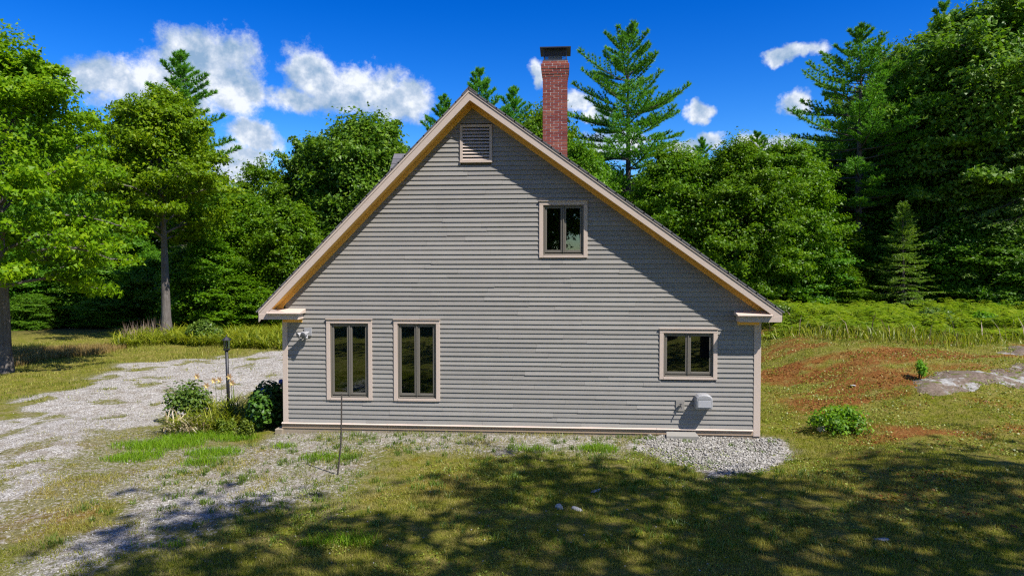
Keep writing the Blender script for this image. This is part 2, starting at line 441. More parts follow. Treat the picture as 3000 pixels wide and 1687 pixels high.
# --- the other walls, inside surfaces, floors
MB().box(HX0+.003, HX0+.14, .14, 3.7, -.1, 2.72).box(HX0+.003, HX0+.14, 5.1, HY1, -.1, 2.72).box(HX0+.003, HX0+.14, 3.7, 5.1, -.1, .8).box(HX0+.003, HX0+.14, 3.7, 5.1, 2.2, 2.72).build('side_wall', SIDING, house)
MB().box(HX1-.14, HX1-.003, .14, HY1, -.1, 2.72).build('side_wall', SIDING, house)
_ax, _az = apex(.2)
MB().prism([(HX0+.14, -.1), (HX1-.14, -.1), (HX1-.14, rz(HX1-.14, .2)), (_ax, _az), (HX0+.14, rz(HX0+.14, .2))], HY1-.14, HY1).build('back_wall', SIDING, house)
MB().box(HX0+.14, HX1-.14, .14, HY1-.14, .0, .12).build('interior_floor', WOODFLOOR, house)
MB().box(HX0+.14, HX1-.14, .14, HY1-.14, 2.56, 2.70).build('upper_floor', PLASTER, house)
MB().box(-1.4, -1.28, .14, 5.2, .12, 2.56).box(HX0+.14, -1.4, 5.2, 5.3, .12, 2.56).build('partition', PLASTER, house)
MB().box(-4.4, .6, 2.2, 2.3, 2.7, 5.2).build('partition', PLASTER, house)
w = empty('side_window', (0, 0, 0), 0, house)
MB().box(HX0-.02, HX0+.0, 3.62, 5.18, .72, .8).box(HX0-.02, HX0+.0, 3.62, 5.18, 2.2, 2.28).box(HX0-.02, HX0, 3.62, 3.7, .8, 2.2).box(HX0-.02, HX0, 5.1, 5.18, .8, 2.2).build('casing', TRIM, w)
MB().box(HX0+.05, HX0+.06, 3.7, 5.1, .8, 2.2).build('pane', GLASS, w)
MB().box(HX0+.04, HX0+.07, 4.38, 4.42, .8, 2.2).build('mullion', SASH, w)
# curtain inside the left window
def drape(x0, x1, z0, z1, y):
    b = MB(); n = 28; pts = []
    for i in range(n+1):
        x = x0+(x1-x0)*i/n; yy = y + .025*math.sin(i*1.5)
        pts += [(x, yy, z0), (x, yy, z1)]
    b.poly(pts, [(2*i, 2*i+2, 2*i+3, 2*i+1) for i in range(n)])
    return b
drape(-3.1, -2.8, .5, 2.45, .32).build('curtain', mat_plain('curtain_cloth', (.10, .16, .2), .95), house)
drape(.05, .42, 3.6, 5.0, .35).build('curtain', bpy.data.materials['curtain_cloth'], house)
# --- corner boards, water table, foundation
MB().box(HX0-.03, HX0+.085, -.034, -.001, .115, 2.50).box(HX0-.03, HX0-.001, -.001, .10, .115, 2.50).build('corner_board', TRIM, house, bevel=.003)
MB().box(HX1-.115, HX1+.03, -.034, -.001, .0, 2.50).box(HX1+.001, HX1+.03, -.001, .10, .0, 2.50).build('corner_board', TRIM, house, bevel=.003)
xs = [HX0-.06, -3.9, -1.05, 2.02, HX1-.117]
for i in range(4):
    MB().box(xs[i], xs[i+1]-.004, -.030, -.001, .012, .112).build('skirt_board', TRIM_LOW, house, bevel=.002)
    MB().poly([(xs[i],-.062,.114),(xs[i+1]-.003,-.062,.114),(xs[i+1]-.003,0,.114),(xs[i],0,.114),(xs[i],-.062,.126),(xs[i+1]-.003,-.062,.126),(xs[i+1]-.003,-.02,.148),(xs[i],-.02,.148),(xs[i],0,.148),(xs[i+1]-.003,0,.148)],
              [(0,3,2,1),(0,1,5,4),(4,5,6,7),(6,9,8,7),(1,2,9,6,5),(0,4,7,8,3),(2,3,8,9)]).build('water_table', TRIM, house, bevel=.002)
MB().box(HX0-.05, HX1+.02, -.015, HY1, -.9, .011).build('foundation', CONC, house)
MB().box(HX0-.20, HX0-.031, -.10, .25, -.8, .0).build('step_block', CONC, house, bevel=.012)
# --- rakes
def rake(x_end, p0, p1, y0, y1):
    """board following the slope from the apex to x_end between two depths below the shingle line"""
    a0, a1 = apex(p0), apex(p1)
    q = [(x_end, rz(x_end, p1)), a1, a0, (x_end, rz(x_end, p0))]
    return MB().prism(q, y0, y1)
for xe, nm in ((EL, 'left'), (ER, 'right')):
    rake(xe, .068, .195, -OV-.0, -OV+.025).build('rake_board', TRIM, house, bevel=.002)
    rake(xe, .024, .064, -OV-.012, -OV+.025).build('rake_moulding', TRIM, house, bevel=.002)
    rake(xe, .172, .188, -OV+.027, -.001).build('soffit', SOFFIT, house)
    xw = HX0 if xe < 0 else HX1
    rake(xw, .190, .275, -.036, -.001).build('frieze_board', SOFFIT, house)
# roof slopes
rf = empty('roof', (0, 0, 0), 0, house)
for xe in (EL-.02, ER+.02):
    rake(xe, .026, .168, -OV+.03, HY1+.3).build('roof_deck', SHEATH, rf)
    # shingle courses lapping like stairs
    a = apex(0.0); n = 34
    b = MB(); s_ = SL if xe < 0 else SR; c_ = cl if xe < 0 else cr; sg = -1 if xe < 0 else 1
    nx, nz_ = (-math.sin(math.atan(s_)), c_) if xe < 0 else (math.sin(math.atan(s_)), c_)
    xe2 = xe + sg*.03
    for i in range(n):
        t0 = i/n; t1 = (i+1)/n + .004
        x0 = AX+(xe2-AX)*t0; x1 = AX+(xe2-AX)*min(t1, 1)
        P0 = (x0, roof_z(x0)); P1 = (x1, roof_z(x1)); th0, th1 = .003, .008
        q = [(P0[0]-nx*.022, P0[1]-nz_*.022), (P1[0]-nx*.022, P1[1]-nz_*.022), (P1[0]+nx*th1, P1[1]+nz_*th1), (P0[0]+nx*th0, P0[1]+nz_*th0)]
        if xe > 0: q = [q[3], q[2], q[1], q[0]]
        b.prism(q, -OV-.022, HY1+.32)
    b.build('shingles', SHINGLE, rf)['kind'] = 'stuff'
MB().prism([(AX-.15, AZ-.14), (AX, AZ+.012), (AX+.17, AZ-.105), (AX+.17, AZ-.09), (AX, AZ+.03), (AX-.15, AZ-.125)][::-1], -OV-.026, HY1+.33).build('ridge_cap', SHINGLE, rf)
# --- cornice returns and eaves
def ret(x0, x1, capx0, capx1, outer):
    r = empty('cornice_return', (0, 0, 0), 0, house)
    MB().box(x0, x1, -OV-.004, -.037, 2.478, 2.60).build('box', TRIM, r, bevel=.003)
    MB().poly([(capx0,-OV-.06,2.606),(capx1,-OV-.06,2.606),(capx1,-.03,2.606),(capx0,-.03,2.606),(capx0,-OV-.06,2.626),(capx1,-OV-.06,2.626),(capx1,-.03,2.70),(capx0,-.03,2.70)],
              [(0,3,2,1),(4,5,6,7),(0,1,5,4),(1,2,6,5),(2,3,7,6),(3,0,4,7)]).build('cap', TRIM, r, bevel=.002)
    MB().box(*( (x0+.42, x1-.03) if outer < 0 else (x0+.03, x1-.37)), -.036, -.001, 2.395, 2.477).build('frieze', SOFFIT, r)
ret(-6.68, -5.79, -6.50, -5.74, -1)
ret(3.69, 4.545, 3.64, 4.36, 1)
for xe, xw, s_ in ((EL, HX0, -1), (ER, HX1, 1)):
    xa, xb = (xe+.012, xw) if s_ < 0 else (xw, xe-.012)
    e = empty('eave', (0, 0, 0), 0, house)
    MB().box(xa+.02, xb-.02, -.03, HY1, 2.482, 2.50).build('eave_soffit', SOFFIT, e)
    fx = (xe+.008, xe+.03) if s_ < 0 else (xe-.03, xe-.008)
    MB().box(*fx, -OV+.03, HY1+.28, 2.48, rz(xe, .03) - .01).build('fascia', TRIM, e)
    # triangular end board closing the eave above the return
    tri = [(xe+.005, 2.481), (xe+.75, 2.481), (xe+.75, 2.61), (xe+.29, rz(xe+.29, .2)), (xe+.005, rz(xe+.005, .2))] if s_ < 0 else [(xe-.70, 2.481), (xe-.005, 2.481), (xe-.005, rz(xe-.005, .2)), (xe-.22, rz(xe-.22, .2)), (xe-.70, 2.60)]
    MB().prism(tri, -OV+.004, -OV+.022).build('end_board', TRIM, e)
    bk = [(xe+.035, 2.502), (xw-.001, 2.502), (xw-.001, rz(xw-.001, .19)), (xe+.035, rz(xe+.035, .19))] if s_ < 0 else [(xw+.001, 2.502), (xe-.035, 2.502), (xe-.035, rz(xe-.035, .19)), (xw+.001, rz(xw+.001, .19))]
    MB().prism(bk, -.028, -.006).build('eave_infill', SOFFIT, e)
# --- windows
def window(c, n):
    x0, x1, z0, z1 = c
    wd = empty('window', (0, 0, 0), 0, house)
    Y = -.042
    MB().box(x0, x1, Y-.002, -.001, z1-CW, z1).build('casing', TRIM, wd, bevel=.003)
    MB().box(x0-.012, x1+.012, Y-.022, -.001, z1+.001, z1+.014).build('drip_cap', TRIM, wd)
    MB().box(x0, x0+CW, Y, -.001, z0, z1-CW-.002).build('casing', TRIM, wd, bevel=.003)
    MB().box(x1-CW, x1, Y, -.001, z0, z1-CW-.002).build('casing', TRIM, wd, bevel=.003)
    MB().box(x0+CW+.002, x1-CW-.002, Y-.004, -.001, z0, z0+.055).build('casing', TRIM, wd, bevel=.003)
    a, b, c0, d = x0+CW+.002, x1-CW-.002, z0+.057, z1-CW-.002
    MB().box(a, a+.03, -.02, .12, c0, d).box(b-.03, b, -.02, .12, c0, d).box(a+.03, b-.03, -.02, .12, d-.022, d).poly(
        [(a+.03,-.034,c0),(b-.03,-.034,c0),(b-.03,.12,c0),(a+.03,.12,c0),(a+.03,-.034,c0+.018),(b-.03,-.034,c0+.018),(b-.03,.12,c0+.06),(a+.03,.12,c0+.06)],
        [(0,3,2,1),(4,5,6,7),(0,1,5,4),(1,2,6,5),(2,3,7,6),(3,0,4,7)]).build('frame', SASH, wd, bevel=.002)
    mid = (a+b)/2; zz0, zz1 = c0+.052, d-.024
    MB().box(mid-.013, mid+.013, -.016, .1, zz0, zz1).build('mullion', SASH, wd, bevel=.002)
    for (s0, s1) in ((a+.032, mid-.015), (mid+.015, b-.032)):
        t = .045
        MB().box(s0, s0+t, .0, .045, zz0, zz1).box(s1-t, s1, .0, .045, zz0, zz1).box(s0+t, s1-t, .0, .045, zz1-t, zz1).box(s0+t, s1-t, .0, .045, zz0, zz0+t+.012).build('sash', SASH, wd, bevel=.006)
        MB().box(s0+t-.004, s1-t+.004, .022, .028, zz0+t-.004, zz1-t+.004).build('pane', GLASS, wd)
for i, c in enumerate(WIN): window(c, i)
# --- louvred vent in the gable
v = empty('gable_vent', (0, 0, 0), 0, house)
x0, x1, z0, z1 = VENT
MB().box(x0, x1, -.048, -.001, z1-.055, z1).box(x0, x0+.058, -.048, -.001, z0+.045, z1-.0555).box(x1-.058, x1, -.048, -.001, z0+.045, z1-.0555).box(x0-.004, x1+.004, -.06, -.001, z0, z0+.0445).build('frame', TRIM, v, bevel=.003)
MB().box(x0+.03, x1-.03, -.004, -.001, z0+.03, z1-.03).build('backing', BLACKM, v)
for i in range(10):
    zc = z0 + .05 + (i+.5) * (z1-z0-.11)/10
    MB().poly([(x0+.06,-.046,zc-.033),(x1-.06,-.046,zc-.033),(x1-.06,-.008,zc+.018),(x0+.06,-.008,zc+.018),(x0+.06,-.046,zc-.024),(x1-.06,-.046,zc-.024),(x1-.06,-.008,zc+.018),(x0+.06,-.008,zc+.026)],
              [(0,3,2,1),(4,5,6,7),(0,1,5,4),(1,2,6,5),(2,3,7,6),(3,0,4,7)]).build('louver', TRIM, v)
# --- chimney, brick by brick
ch = empty('chimney', (0, 0, 0), 0, house)
CX0, CX1, CY0, CY1 = -.542, .098, 3.1, 3.74
COURSE, BH, BL = .0672, .053, .2033
ztop = 8.955; ncourse = 44; zb = ztop - ncourse*COURSE
def corb(k):                               # k courses from the top: how far the course steps out
    return {0: .012, 1: .045, 2: .045, 3: .034, 4: .022, 5: .011}.get(k, 0.0)
rb = random.Random(5); rest = MB(); bcache = {}
MB().box(CX0+.006, CX1-.006, CY0+.006, CY1-.006, zb, ztop-.012).build('mortar_core', MORTAR, ch)
coll = MB()
for k in (0, 1, 2, 3, 4, 5):
    c = corb(k); zk = ztop - (k+1)*COURSE; coll.box(CX0-c+.006, CX1+c-.006, CY0-c+.006, CY1+c-.006, zk-.001, zk+COURSE-.002)
coll.build('mortar_collar', MORTAR, ch)
def brick_mesh(l, d):
    key = (round(l, 3), round(d, 3))
    if key not in bcache: bcache[key] = MB().box(-l/2, l/2, -d/2, d/2, -BH/2, BH/2).mesh('brick', BRICK)
    return bcache[key]
for i in range(ncourse):
    k = ncourse-1-i; c = corb(k); zc = zb + i*COURSE + COURSE/2
    X0, X1, Y0, Y1 = CX0-c, CX1+c, CY0-c, CY1+c
    def run(a, b, odd):
        cuts = [a]; x = a + (BL if odd else BL*.45)
        while x < b - .05: cuts.append(x); x += BL
        cuts.append(b); return [(cuts[j]+.007 if j else cuts[j], cuts[j+1]-.007 if j+1 < len(cuts)-1 else cuts[j+1]) for j in range(len(cuts)-1)]
    visible = zc > 6.15
    for (p, q) in run(X0, X1, i % 2):
        if visible:
            o = link('brick', brick_mesh(q-p, .09), ch); o.location = ((p+q)/2, Y0+.045+rb.uniform(-.003, .002), zc+rb.uniform(-.0015, .0015)); o.rotation_euler = (0, rb.uniform(-.006, .006), rb.uniform(-.01, .01))
        else: rest.box(p, q, Y0, Y0+.09, zc-BH/2, zc+BH/2)
        rest.box(p, q, Y1-.09, Y1, zc-BH/2, zc+BH/2)
    for (p, q) in run(Y0+.1, Y1-.1, (i+1) % 2):
        if visible and k < 30:
            o = link('brick', brick_mesh(.09, q-p), ch); o.location = (X1-.045+rb.uniform(-.002, .003), (p+q)/2, zc)
        else: rest.box(X1-.09, X1, p, q, zc-BH/2, zc+BH/2)
        rest.box(X0, X0+.09, p, q, zc-BH/2, zc+BH/2)
rest.build('brick', BRICK, ch)['kind'] = 'stuff'
cap = MB()
cap.box(CX0-.0, CX1+.0, CY0-.0, CY1+.0, ztop+.002, ztop+.03)
cap_o = cap.build('chimney_cap', GALV, ch)
lid = MB(); lx0, lx1, ly0, ly1, lz = CX0-.075, CX1+.085, CY0-.08, CY1+.08, ztop+.345
lid.poly([(lx0,ly0,lz),(lx1,ly0,lz),(lx1,ly1,lz),(lx0,ly1,lz),((lx0+lx1)/2-.2,(ly0+ly1)/2,lz+.05),((lx0+lx1)/2+.2,(ly0+ly1)/2,lz+.05),(lx0,ly0,lz-.028),(lx1,ly0,lz-.028),(lx1,ly1,lz-.028),(lx0,ly1,lz-.028)],
         [(0,1,5,4),(1,2,5),(2,3,4,5),(3,0,4),(0,6,7,1),(1,7,8,2),(2,8,9,3),(3,9,6,0),(6,9,8,7)])
lid.build('cap_lid', BLACKM, ch)
scr = MB()
sx0, sx1, sy0, sy1, sz0, sz1 = CX0+.03, CX1-.03, CY0+.03, CY1-.03, ztop+.03, lz-.02
def screen(p, q):
    p = np.array(p); q = np.array(q); n = 17; L_ = np.linalg.norm(q-p); d = (q-p)/L_; hgt = sz1-sz0; nrm = np.array([-d[1], d[0], 0])
    step = L_/n
    for sgn in (1, -1):
        for i in range(-9, n+9):
            a0, a1 = i*step, i*step+sgn*hgt*.62
            t0, t1 = 0., 1.
            for (lo_, hi_) in ((0, L_),):
                if abs(a1-a0) > 1e-6:
                    ta, tb = (lo_-a0)/(a1-a0), (hi_-a0)/(a1-a0)
                    t0 = max(t0, min(ta, tb)); t1 = min(t1, max(ta, tb))
            if t1-t0 < .02: continue
            A = p+d*(a0+(a1-a0)*t0)+np.array([0,0,sz0+hgt*t0]); B = p+d*(a0+(a1-a0)*t1)+np.array([0,0,sz0+hgt*t1])
            dd = (B-A)/np.linalg.norm(B-A); s_ = np.cross(dd, nrm)*.0035; e = nrm*.002*sgn
            scr.poly([A-s_+e, A+s_+e, B+s_+e, B-s_+e], [(0,1,2,3)])
screen((sx0, sy0, 0), (sx1, sy0, 0)); screen((sx1, sy0, 0), (sx1, sy1, 0)); screen((sx0, sy0, 0), (sx0, sy1, 0)); screen((sx0, sy1, 0), (sx1, sy1, 0))
for (x, y) in ((sx0, sy0), (sx1, sy0), (sx0, sy1), (sx1, sy1)): scr.box(x-.012, x+.012, y-.012, y+.012, sz0, sz1)
scr.build('cap_screen', GALV, ch)
MB().box(CX0+.14, CX1-.14, CY0+.14, CY1-.14, ztop+.03, ztop+.16).build('flue_tile', MORTAR, ch)
# --- dormer on the far slope
dm = empty('dormer', (0, 0, 0), 0, house)
DR, DX, DZ, DH = 3.66, -4.60, 6.70, 1.35
back = AX - (AZ - DZ)/SL + .0
for s_ in (-1, 1):
    n = 9
    b = MB()
    for i in range(n):
        t0, t1 = i/n, (i+1)/n
        for j in range(9):
            off = (i % 2)*.12
            xa, xb = DX + max(0, j*.25-off), DX + min(j*.25-off+.245, 2.0)
            y0, y1 = DR+s_*DH*t0, DR+s_*DH*(t1+.02); za, zb_ = DZ-DH*t0, DZ-DH*(t1+.02)
            b.poly([(xa,y0,za),(xb,y0,za),(xb,y1,zb_+.02),(xa,y1,zb_+.02),(xa,y0,za-.03),(xb,y0,za-.03),(xb,y1,zb_-.02),(xa,y1,zb_-.02)],
                   [(0,1,2,3),(7,6,5,4),(0,4,5,1),(1,5,6,2),(2,6,7,3),(3,7,4,0)])
    b.build('dormer_shingles', SHINGLE, dm)['kind'] = 'stuff'
MB().poly([(DX+.12,DR-1.1,4.2),(DX+.12,DR+1.1,4.2),(DX+.12,DR+1.1,DZ-1.15),(DX+.12,DR,DZ-.06),(DX+.12,DR-1.1,DZ-1.15),(-2.9,DR-1.1,4.2),(-2.9,DR+1.1,4.2),(-2.9,DR+1.1,DZ-1.15),(-2.9,DR,DZ-.06),(-2.9,DR-1.1,DZ-1.15)],
          [(0,1,2,3,4),(9,8,7,6,5),(0,4,9,5),(1,6,7,2),(2,7,8,3),(3,8,9,4)]).build('dormer_wall', SIDING, dm)

# ================================================================== THINGS FIXED TO THE WALL
def lathe(path, prof, seg=14):
    """prof: list of (distance along axis path direction, radius); path = origin, direction"""
    o, d = np.array(path[0], float), np.array(path[1], float); d /= np.linalg.norm(d)
    return MB().tube([o + d*a for a, _ in prof], [r for _, r in prof], seg)
fl = empty('flood_light', (-5.69, -.02, 2.18))
tag(fl, 'twin-headed grey flood light with motion sensor under the left cornice', 'flood light')
MB().box(-.085, .085, -.03, .0, -.09, .09).build('mounting_box', GREYP, fl, bevel=.004)
for (dx, dy, dz, s0) in ((-.62, -.72, -.30, -.03), (-.22, -.95, -.22, .02)):
    d = np.array([dx, dy, dz]); o = np.array([s0, -.03, 0])
    h = lathe((o, d), [(0, .018), (.06, .018), (.065, .04), (.12, .043), (.20, .064), (.215, .068), (.222, .066)]).build('lamp_head', GREYP, fl, smooth=False)
    lathe((o + d/np.linalg.norm(d)*.2225, d), [(0, .06), (.006, .045), (.009, .012)]).build('lens', mat_plain('frosted_lens', (.16, .16, .17), .25), fl)
lathe(((.0, -.03, -.06), (-.15, -.5, -.6)), [(0, .014), (.05, .014), (.055, .032), (.10, .036), (.115, .02)]).build('motion_sensor', GREYP, fl)

hd = empty('exhaust_hood', (2.995, -.02, .765))
tag(hd, 'rounded grey plastic exhaust vent hood low on the right of the wall', 'vent hood')
def hood():
    prof = []
    for i in range(13):
        a = math.pi*i/12; prof.append((-.18*math.cos(a)*(1 if True else 1), .03+.125*math.sin(a)**.6))
    xz = [(-.165, -.155), (.165, -.155), (.178, -.13), (.178, .05), (.165, .10), (.12, .138), (.06, .155), (0, .158), (-.06, .155), (-.12, .138), (-.165, .10), (-.178, .05), (-.178, -.13)]
    b = MB(); n = len(xz); pts = []; layers = [(0, 1.0), (-.20, 1.0), (-.235, .96), (-.245, .86)]
    for y, s_ in layers: pts += [(x*s_, y, z*s_) for x, z in xz]
    fs = [tuple(range(n-1, -1, -1))]
    for l in range(len(layers)-1): fs += [(l*n+i, l*n+(i+1) % n, (l+1)*n+(i+1) % n, (l+1)*n+i) for i in range(n)]
    fs.append(tuple((len(layers)-1)*n+i for i in range(n)))
    return b.poly(pts, fs)
hood().build('hood_body', GREYP, hd, bevel=.004)
MB().box(-.135, .135, -.255, -.2455, -.115, .035).build('front_panel', mat_plain('hood_panel', (.38, .38, .40), .4, var=.05, bmp=.03), hd, bevel=.01)
MB().prism([(-.13, .045), (.13, .045), (.12, .075), (.06, .095), (0, .1), (-.06, .095), (-.12, .075)], -.252, -.2455).build('upper_panel', mat_plain('hood_panel_upper', (.27, .27, .28), .45, var=.05, bmp=.03), hd)
tp = empty('wall_faucet', (2.523, -.02, .637))
tag(tp, 'outdoor tap on a square grey mounting plate left of the vent hood', 'faucet')
MB().box(-.092, .092, -.022, 0, -.115, .115).build('mounting_plate', SIDING, tp, bevel=.004)
MB().tube([(.005, -.02, .0), (.005, -.09, .0), (.005, -.125, -.015), (.005, -.135, -.05)], [.013, .013, .013, .012], 10).tube([(.005, -.07, .0), (.005, -.07, .045)], .008, 8).build('spout', GALV, tp)
MB().tube([(.005, -.07, .043), (.005, -.07, .055)], [.03, .03], 12).build('handle', GALV, tp)

# lamp post
lp = empty('lamp_post', (-8.5, 1.88, -.1))
tag(lp, 'black lamp post with glass lantern standing in the flower bed by the driveway', 'lamp post')
MB().tube([(.03, 0, -.1), (-.012, 0, 1.6)], [.042, .04], 14).tube([(.028, 0, 0), (.026, 0, .09)], [.06, .052], 14).build('post', BLACKM, lp, smooth=True)
b = MB().tube([(-.012, 0, 1.60), (-.012, 0, 1.63)], [.055, .08], 6).tube([(-.012, 0, 1.63), (-.012, 0, 1.655)], [.085, .085], 6)
for k in range(6):
    a = math.pi*2*k/6
    b.tube([(-.012+.072*math.cos(a), .072*math.sin(a), 1.655), (-.012+.082*math.cos(a), .082*math.sin(a), 1.87)], .006, 5)
b.tube([(-.012, 0, 1.87), (-.012, 0, 1.885), (-.012, 0, 1.95), (-.012, 0, 1.965), (-.012, 0, 1.99), (-.012, 0, 2.01)], [.115, .115, .035, .012, .014, .004], 6)
b.build('lantern', BLACKM, lp)
MB().tube([(-.012, 0, 1.66), (-.012, 0, 1.868)], [.066, .075], 6).build('lantern_glass', GLASS, lp)
MB().tube([(-.012, 0, 1.66), (-.012, 0, 1.70), (-.012, 0, 1.72), (-.012, 0, 1.77), (-.012, 0, 1.80)], [.012, .012, .024, .027, .008], 10).build('bulb', mat_plain('bulb_glass', (.8, .8, .78), .2), lp, smooth=True)
# thin rod in the lawn
st = MB().tube([(-4.03, -3.14, -.12), (-4.0, -3.15, .12), (-3.955, -3.16, .5), (-3.94, -3.165, 1.0), (-3.932, -3.17, 1.38)], [.016, .016, .015, .014, .013], 8)
tag(st.build('garden_stake', mat_plain('weathered_stake', (.05, .04, .034), .8, var=.25, scale=20), None), 'thin dark stake standing upright in the lawn before the left windows', 'stake')
MB_ = MB().poly([(2.18, -.42, .0), (2.86, -.42, .0), (2.83, -.14, .0), (2.22, -.14, .0), (2.18, -.42, .07), (2.86, -.42, .07), (2.83, -.14, .10), (2.22, -.14, .10)], [(0,3,2,1),(4,5,6,7),(0,1,5,4),(1,2,6,5),(2,3,7,6),(3,0,4,7)])
tag(MB_.build('splash_board', mat_plain('grey_slab', (.24, .225, .20), .9, var=.1), None, bevel=.004), 'flat grey slab lying on crushed stone against the foundation', 'slab')
# ================================================================== GROUND
DRIVE = [(-9.0,-9.5),(-9.1,-4.6),(-9.9,-.5),(-10.0,2.6),(-8.6,5.0),(-6.4,6.2),(-6.4,16.6),(-10,17.0),(-13.2,15.4),(-16.6,10.6),(-15.4,5.6),(-13.8,1.0),(-12.8,-3.5),(-12.6,-9.5)]
SIDEGR = [tuple(gnd(u, v)[:2]) for u, v in [(60,1660),(200,1540),(420,1440),(620,1400),(760,1375),(900,1390),(900,1440),(780,1500),(640,1545),(400,1610),(200,1665)]]
STONE = [tuple(gnd(u, v)[:2]) for u, v in [(1850,1285),(1920,1272),(2215,1272),(2270,1282),(2310,1306),(2290,1335),(2210,1372),(2090,1392),(2020,1368),(1950,1340),(1880,1315)]]
def terrain(x, y):
    x = np.asarray(x, float); y = np.asarray(y, float)
    z = -.13*sstep(-4.5, -7.5, x) - .02
    z = z + .30*np.exp(-((x-10)/5.0)**2 - ((y-9)/7.0)**2)*sstep(4.3, 6.5, x)       # bank to the right of the house
    z = z + .16*np.exp(-((x-7.5)/3.0)**2 - ((y+3)/2.2)**2)
    z = z - .12*np.exp(-((x-4.8)/1.2)**2 - ((y+1.2)/1.2)**2)
    z = z + .25*sstep(20, 45, y)
    z = z + .80*sstep(4.6, 9.5, x)*sstep(-2.5, 8, y)
    z = z + (fbm(x, y, .55, 15, 4)-.5)*.34*sstep(5.0, 7.0, x)
    far = sstep(1.0, 3.5, np.maximum(np.maximum(HX0-x, x-HX1), np.maximum(-y, y-HY1)))
    z = z + far*((fbm(x, y, .22, 3, 3)-.5)*.28)
    z = z + (fbm(x, y, 1.3, 9, 3)-.5)*.05
    inside = (x > HX0-.1) & (x < HX1+.0) & (y > .0) & (y < HY1)
    return np.where(inside, -.3, z)
def gt(u, v):
    """point of the photograph dropped on the sloping ground"""
    z = 0.0
    for _ in range(14):
        p = gnd(u, v, z); z = .5*z + .5*float(terrain(p[0], p[1]))
    return p
ROCK = [tuple(gt(u, v)[:2]) for u, v in [(2655,1112),(2690,1092),(2760,1088),(2860,1085),(3000,1076),(3200,1070),(3200,1140),(3000,1128),(2900,1140),(2780,1152),(2700,1148)]]
def w_drive(x, y):
    sd = poly_sd(x, y, DRIVE)
    e = sstep(-1.0, 1.1, sd + (fbm(x, y, .55, 21, 4)-.5)*2.6)
    # grassy strip between the wheel tracks and grass thinning the far edge
    return e
def w_gravel(x, y):
    x = np.asarray(x, float); y = np.asarray(y, float)
    d = w_drive(x, y)
    strip = fbm(x*1.0, y*.8, 1.5, 33, 4)
    d = d*(1 - .62*sstep(.48, .66, strip))
    far = sstep(11, 15.5, y); d = d*(1-.25*far)
    s = sstep(-1.5, 1.1, poly_sd(x, y, SIDEGR) + (fbm(x, y, .9, 41, 4)-.5)*2.2)*.64
    f = sstep(-3.1, -1.2, y + (fbm(x, y, .8, 51, 3)-.5)*1.8)*sstep(.3, -.1, y)*sstep(-7.0, -6.2, x)*sstep(3.0, .8, x)*.53
    g = sstep(-9.5, -7.5, x)*sstep(-2.2, -4.2, x)*sstep(-5.6, -4.2, y)*sstep(-.4, -1.4, y)*.50
    t = sstep(-.45, .35, poly_sd(x, y, STONE) + (fbm(x, y, 1.5, 61, 3)-.5)*.7)
    p = sstep(-13.2, -12, x)*sstep(-6, -8, x)*sstep(-8.5, -6.5, y)*sstep(2.5, 0, y)*.42
    return np.maximum.reduce([d, s, f, g, t, p])
def w_needles(x, y):                      # reddish needle litter and moss on the bank
    x = np.asarray(x, float); y = np.asarray(y, float)
    a = sstep(4.4, 6.5, x)*sstep(-4.0, -.5, y)*sstep(19, 15, y)
    n = fbm(x*.5, y, .75, 71, 5)
    b = .45*sstep(-8, -2, -np.abs(y+4))*sstep(.52, .68, fbm(x, y, .5, 77, 4))
    hot = 0
    for (u, v, p, q, k) in [(2330,995,2.2,.9,.9),(2600,1048,1.9,.9,.9),(2470,1140,.8,1.2,1.0),(2530,1105,.9,.8,1.0),(2340,1170,.7,1.0,.7),(2480,1225,.7,.6,.9),(2440,1255,.8,.4,.8),(2800,1075,1.6,.8,.8),(2900,1180,1.3,.9,.6),(2650,1190,.9,.8,.6)]:
        g_ = gt(u, v); hot = np.maximum(hot, k*np.exp(-((x-g_[0])/p)**2-((y-g_[1])/q)**2))
    hot = hot*sstep(.25, .6, fbm(x, y, 1.1, 91, 4)+hot*.35)
    return np.clip(a*np.maximum(sstep(.42, .58, n)*.85, hot*.88) + b, 0, 1)
def w_lush(x, y):                         # fresh green patches
    x = np.asarray(x, float); y = np.asarray(y, float); t = 0
    for (u, v, a, b) in [(395,1318,.6,.40),(470,1282,.9,.55),(570,1258,.8,.42),(620,1310,.6,.3),(590,1335,.4,.25),(680,1265,.5,.3),(830,1300,.28,.16),(960,1335,.5,.18),(1560,1315,.5,.14),(1750,1315,.45,.25),(1000,1600,.6,.4),(450,1600,.5,.3)]:
        p = gnd(u, v); t = np.maximum(t, np.exp(-((x-p[0])/a)**2-((y-p[1])/b)**2))
    return np.clip(sstep(.25, .6, t + (fbm(x, y, 2.2, 81, 3)-.5)*.5), 0, 1)
def grid_axis(lo, a, b, hi, fine, coarse_n):
    mid = np.arange(a, b+1e-6, fine)
    l = a - (a-lo)*np.linspace(1, 0, coarse_n, endpoint=False)**2.2
    h = b + (hi-b)*(np.linspace(0, 1, coarse_n+1)[1:])**2.2
    return np.concatenate([l, mid, h])
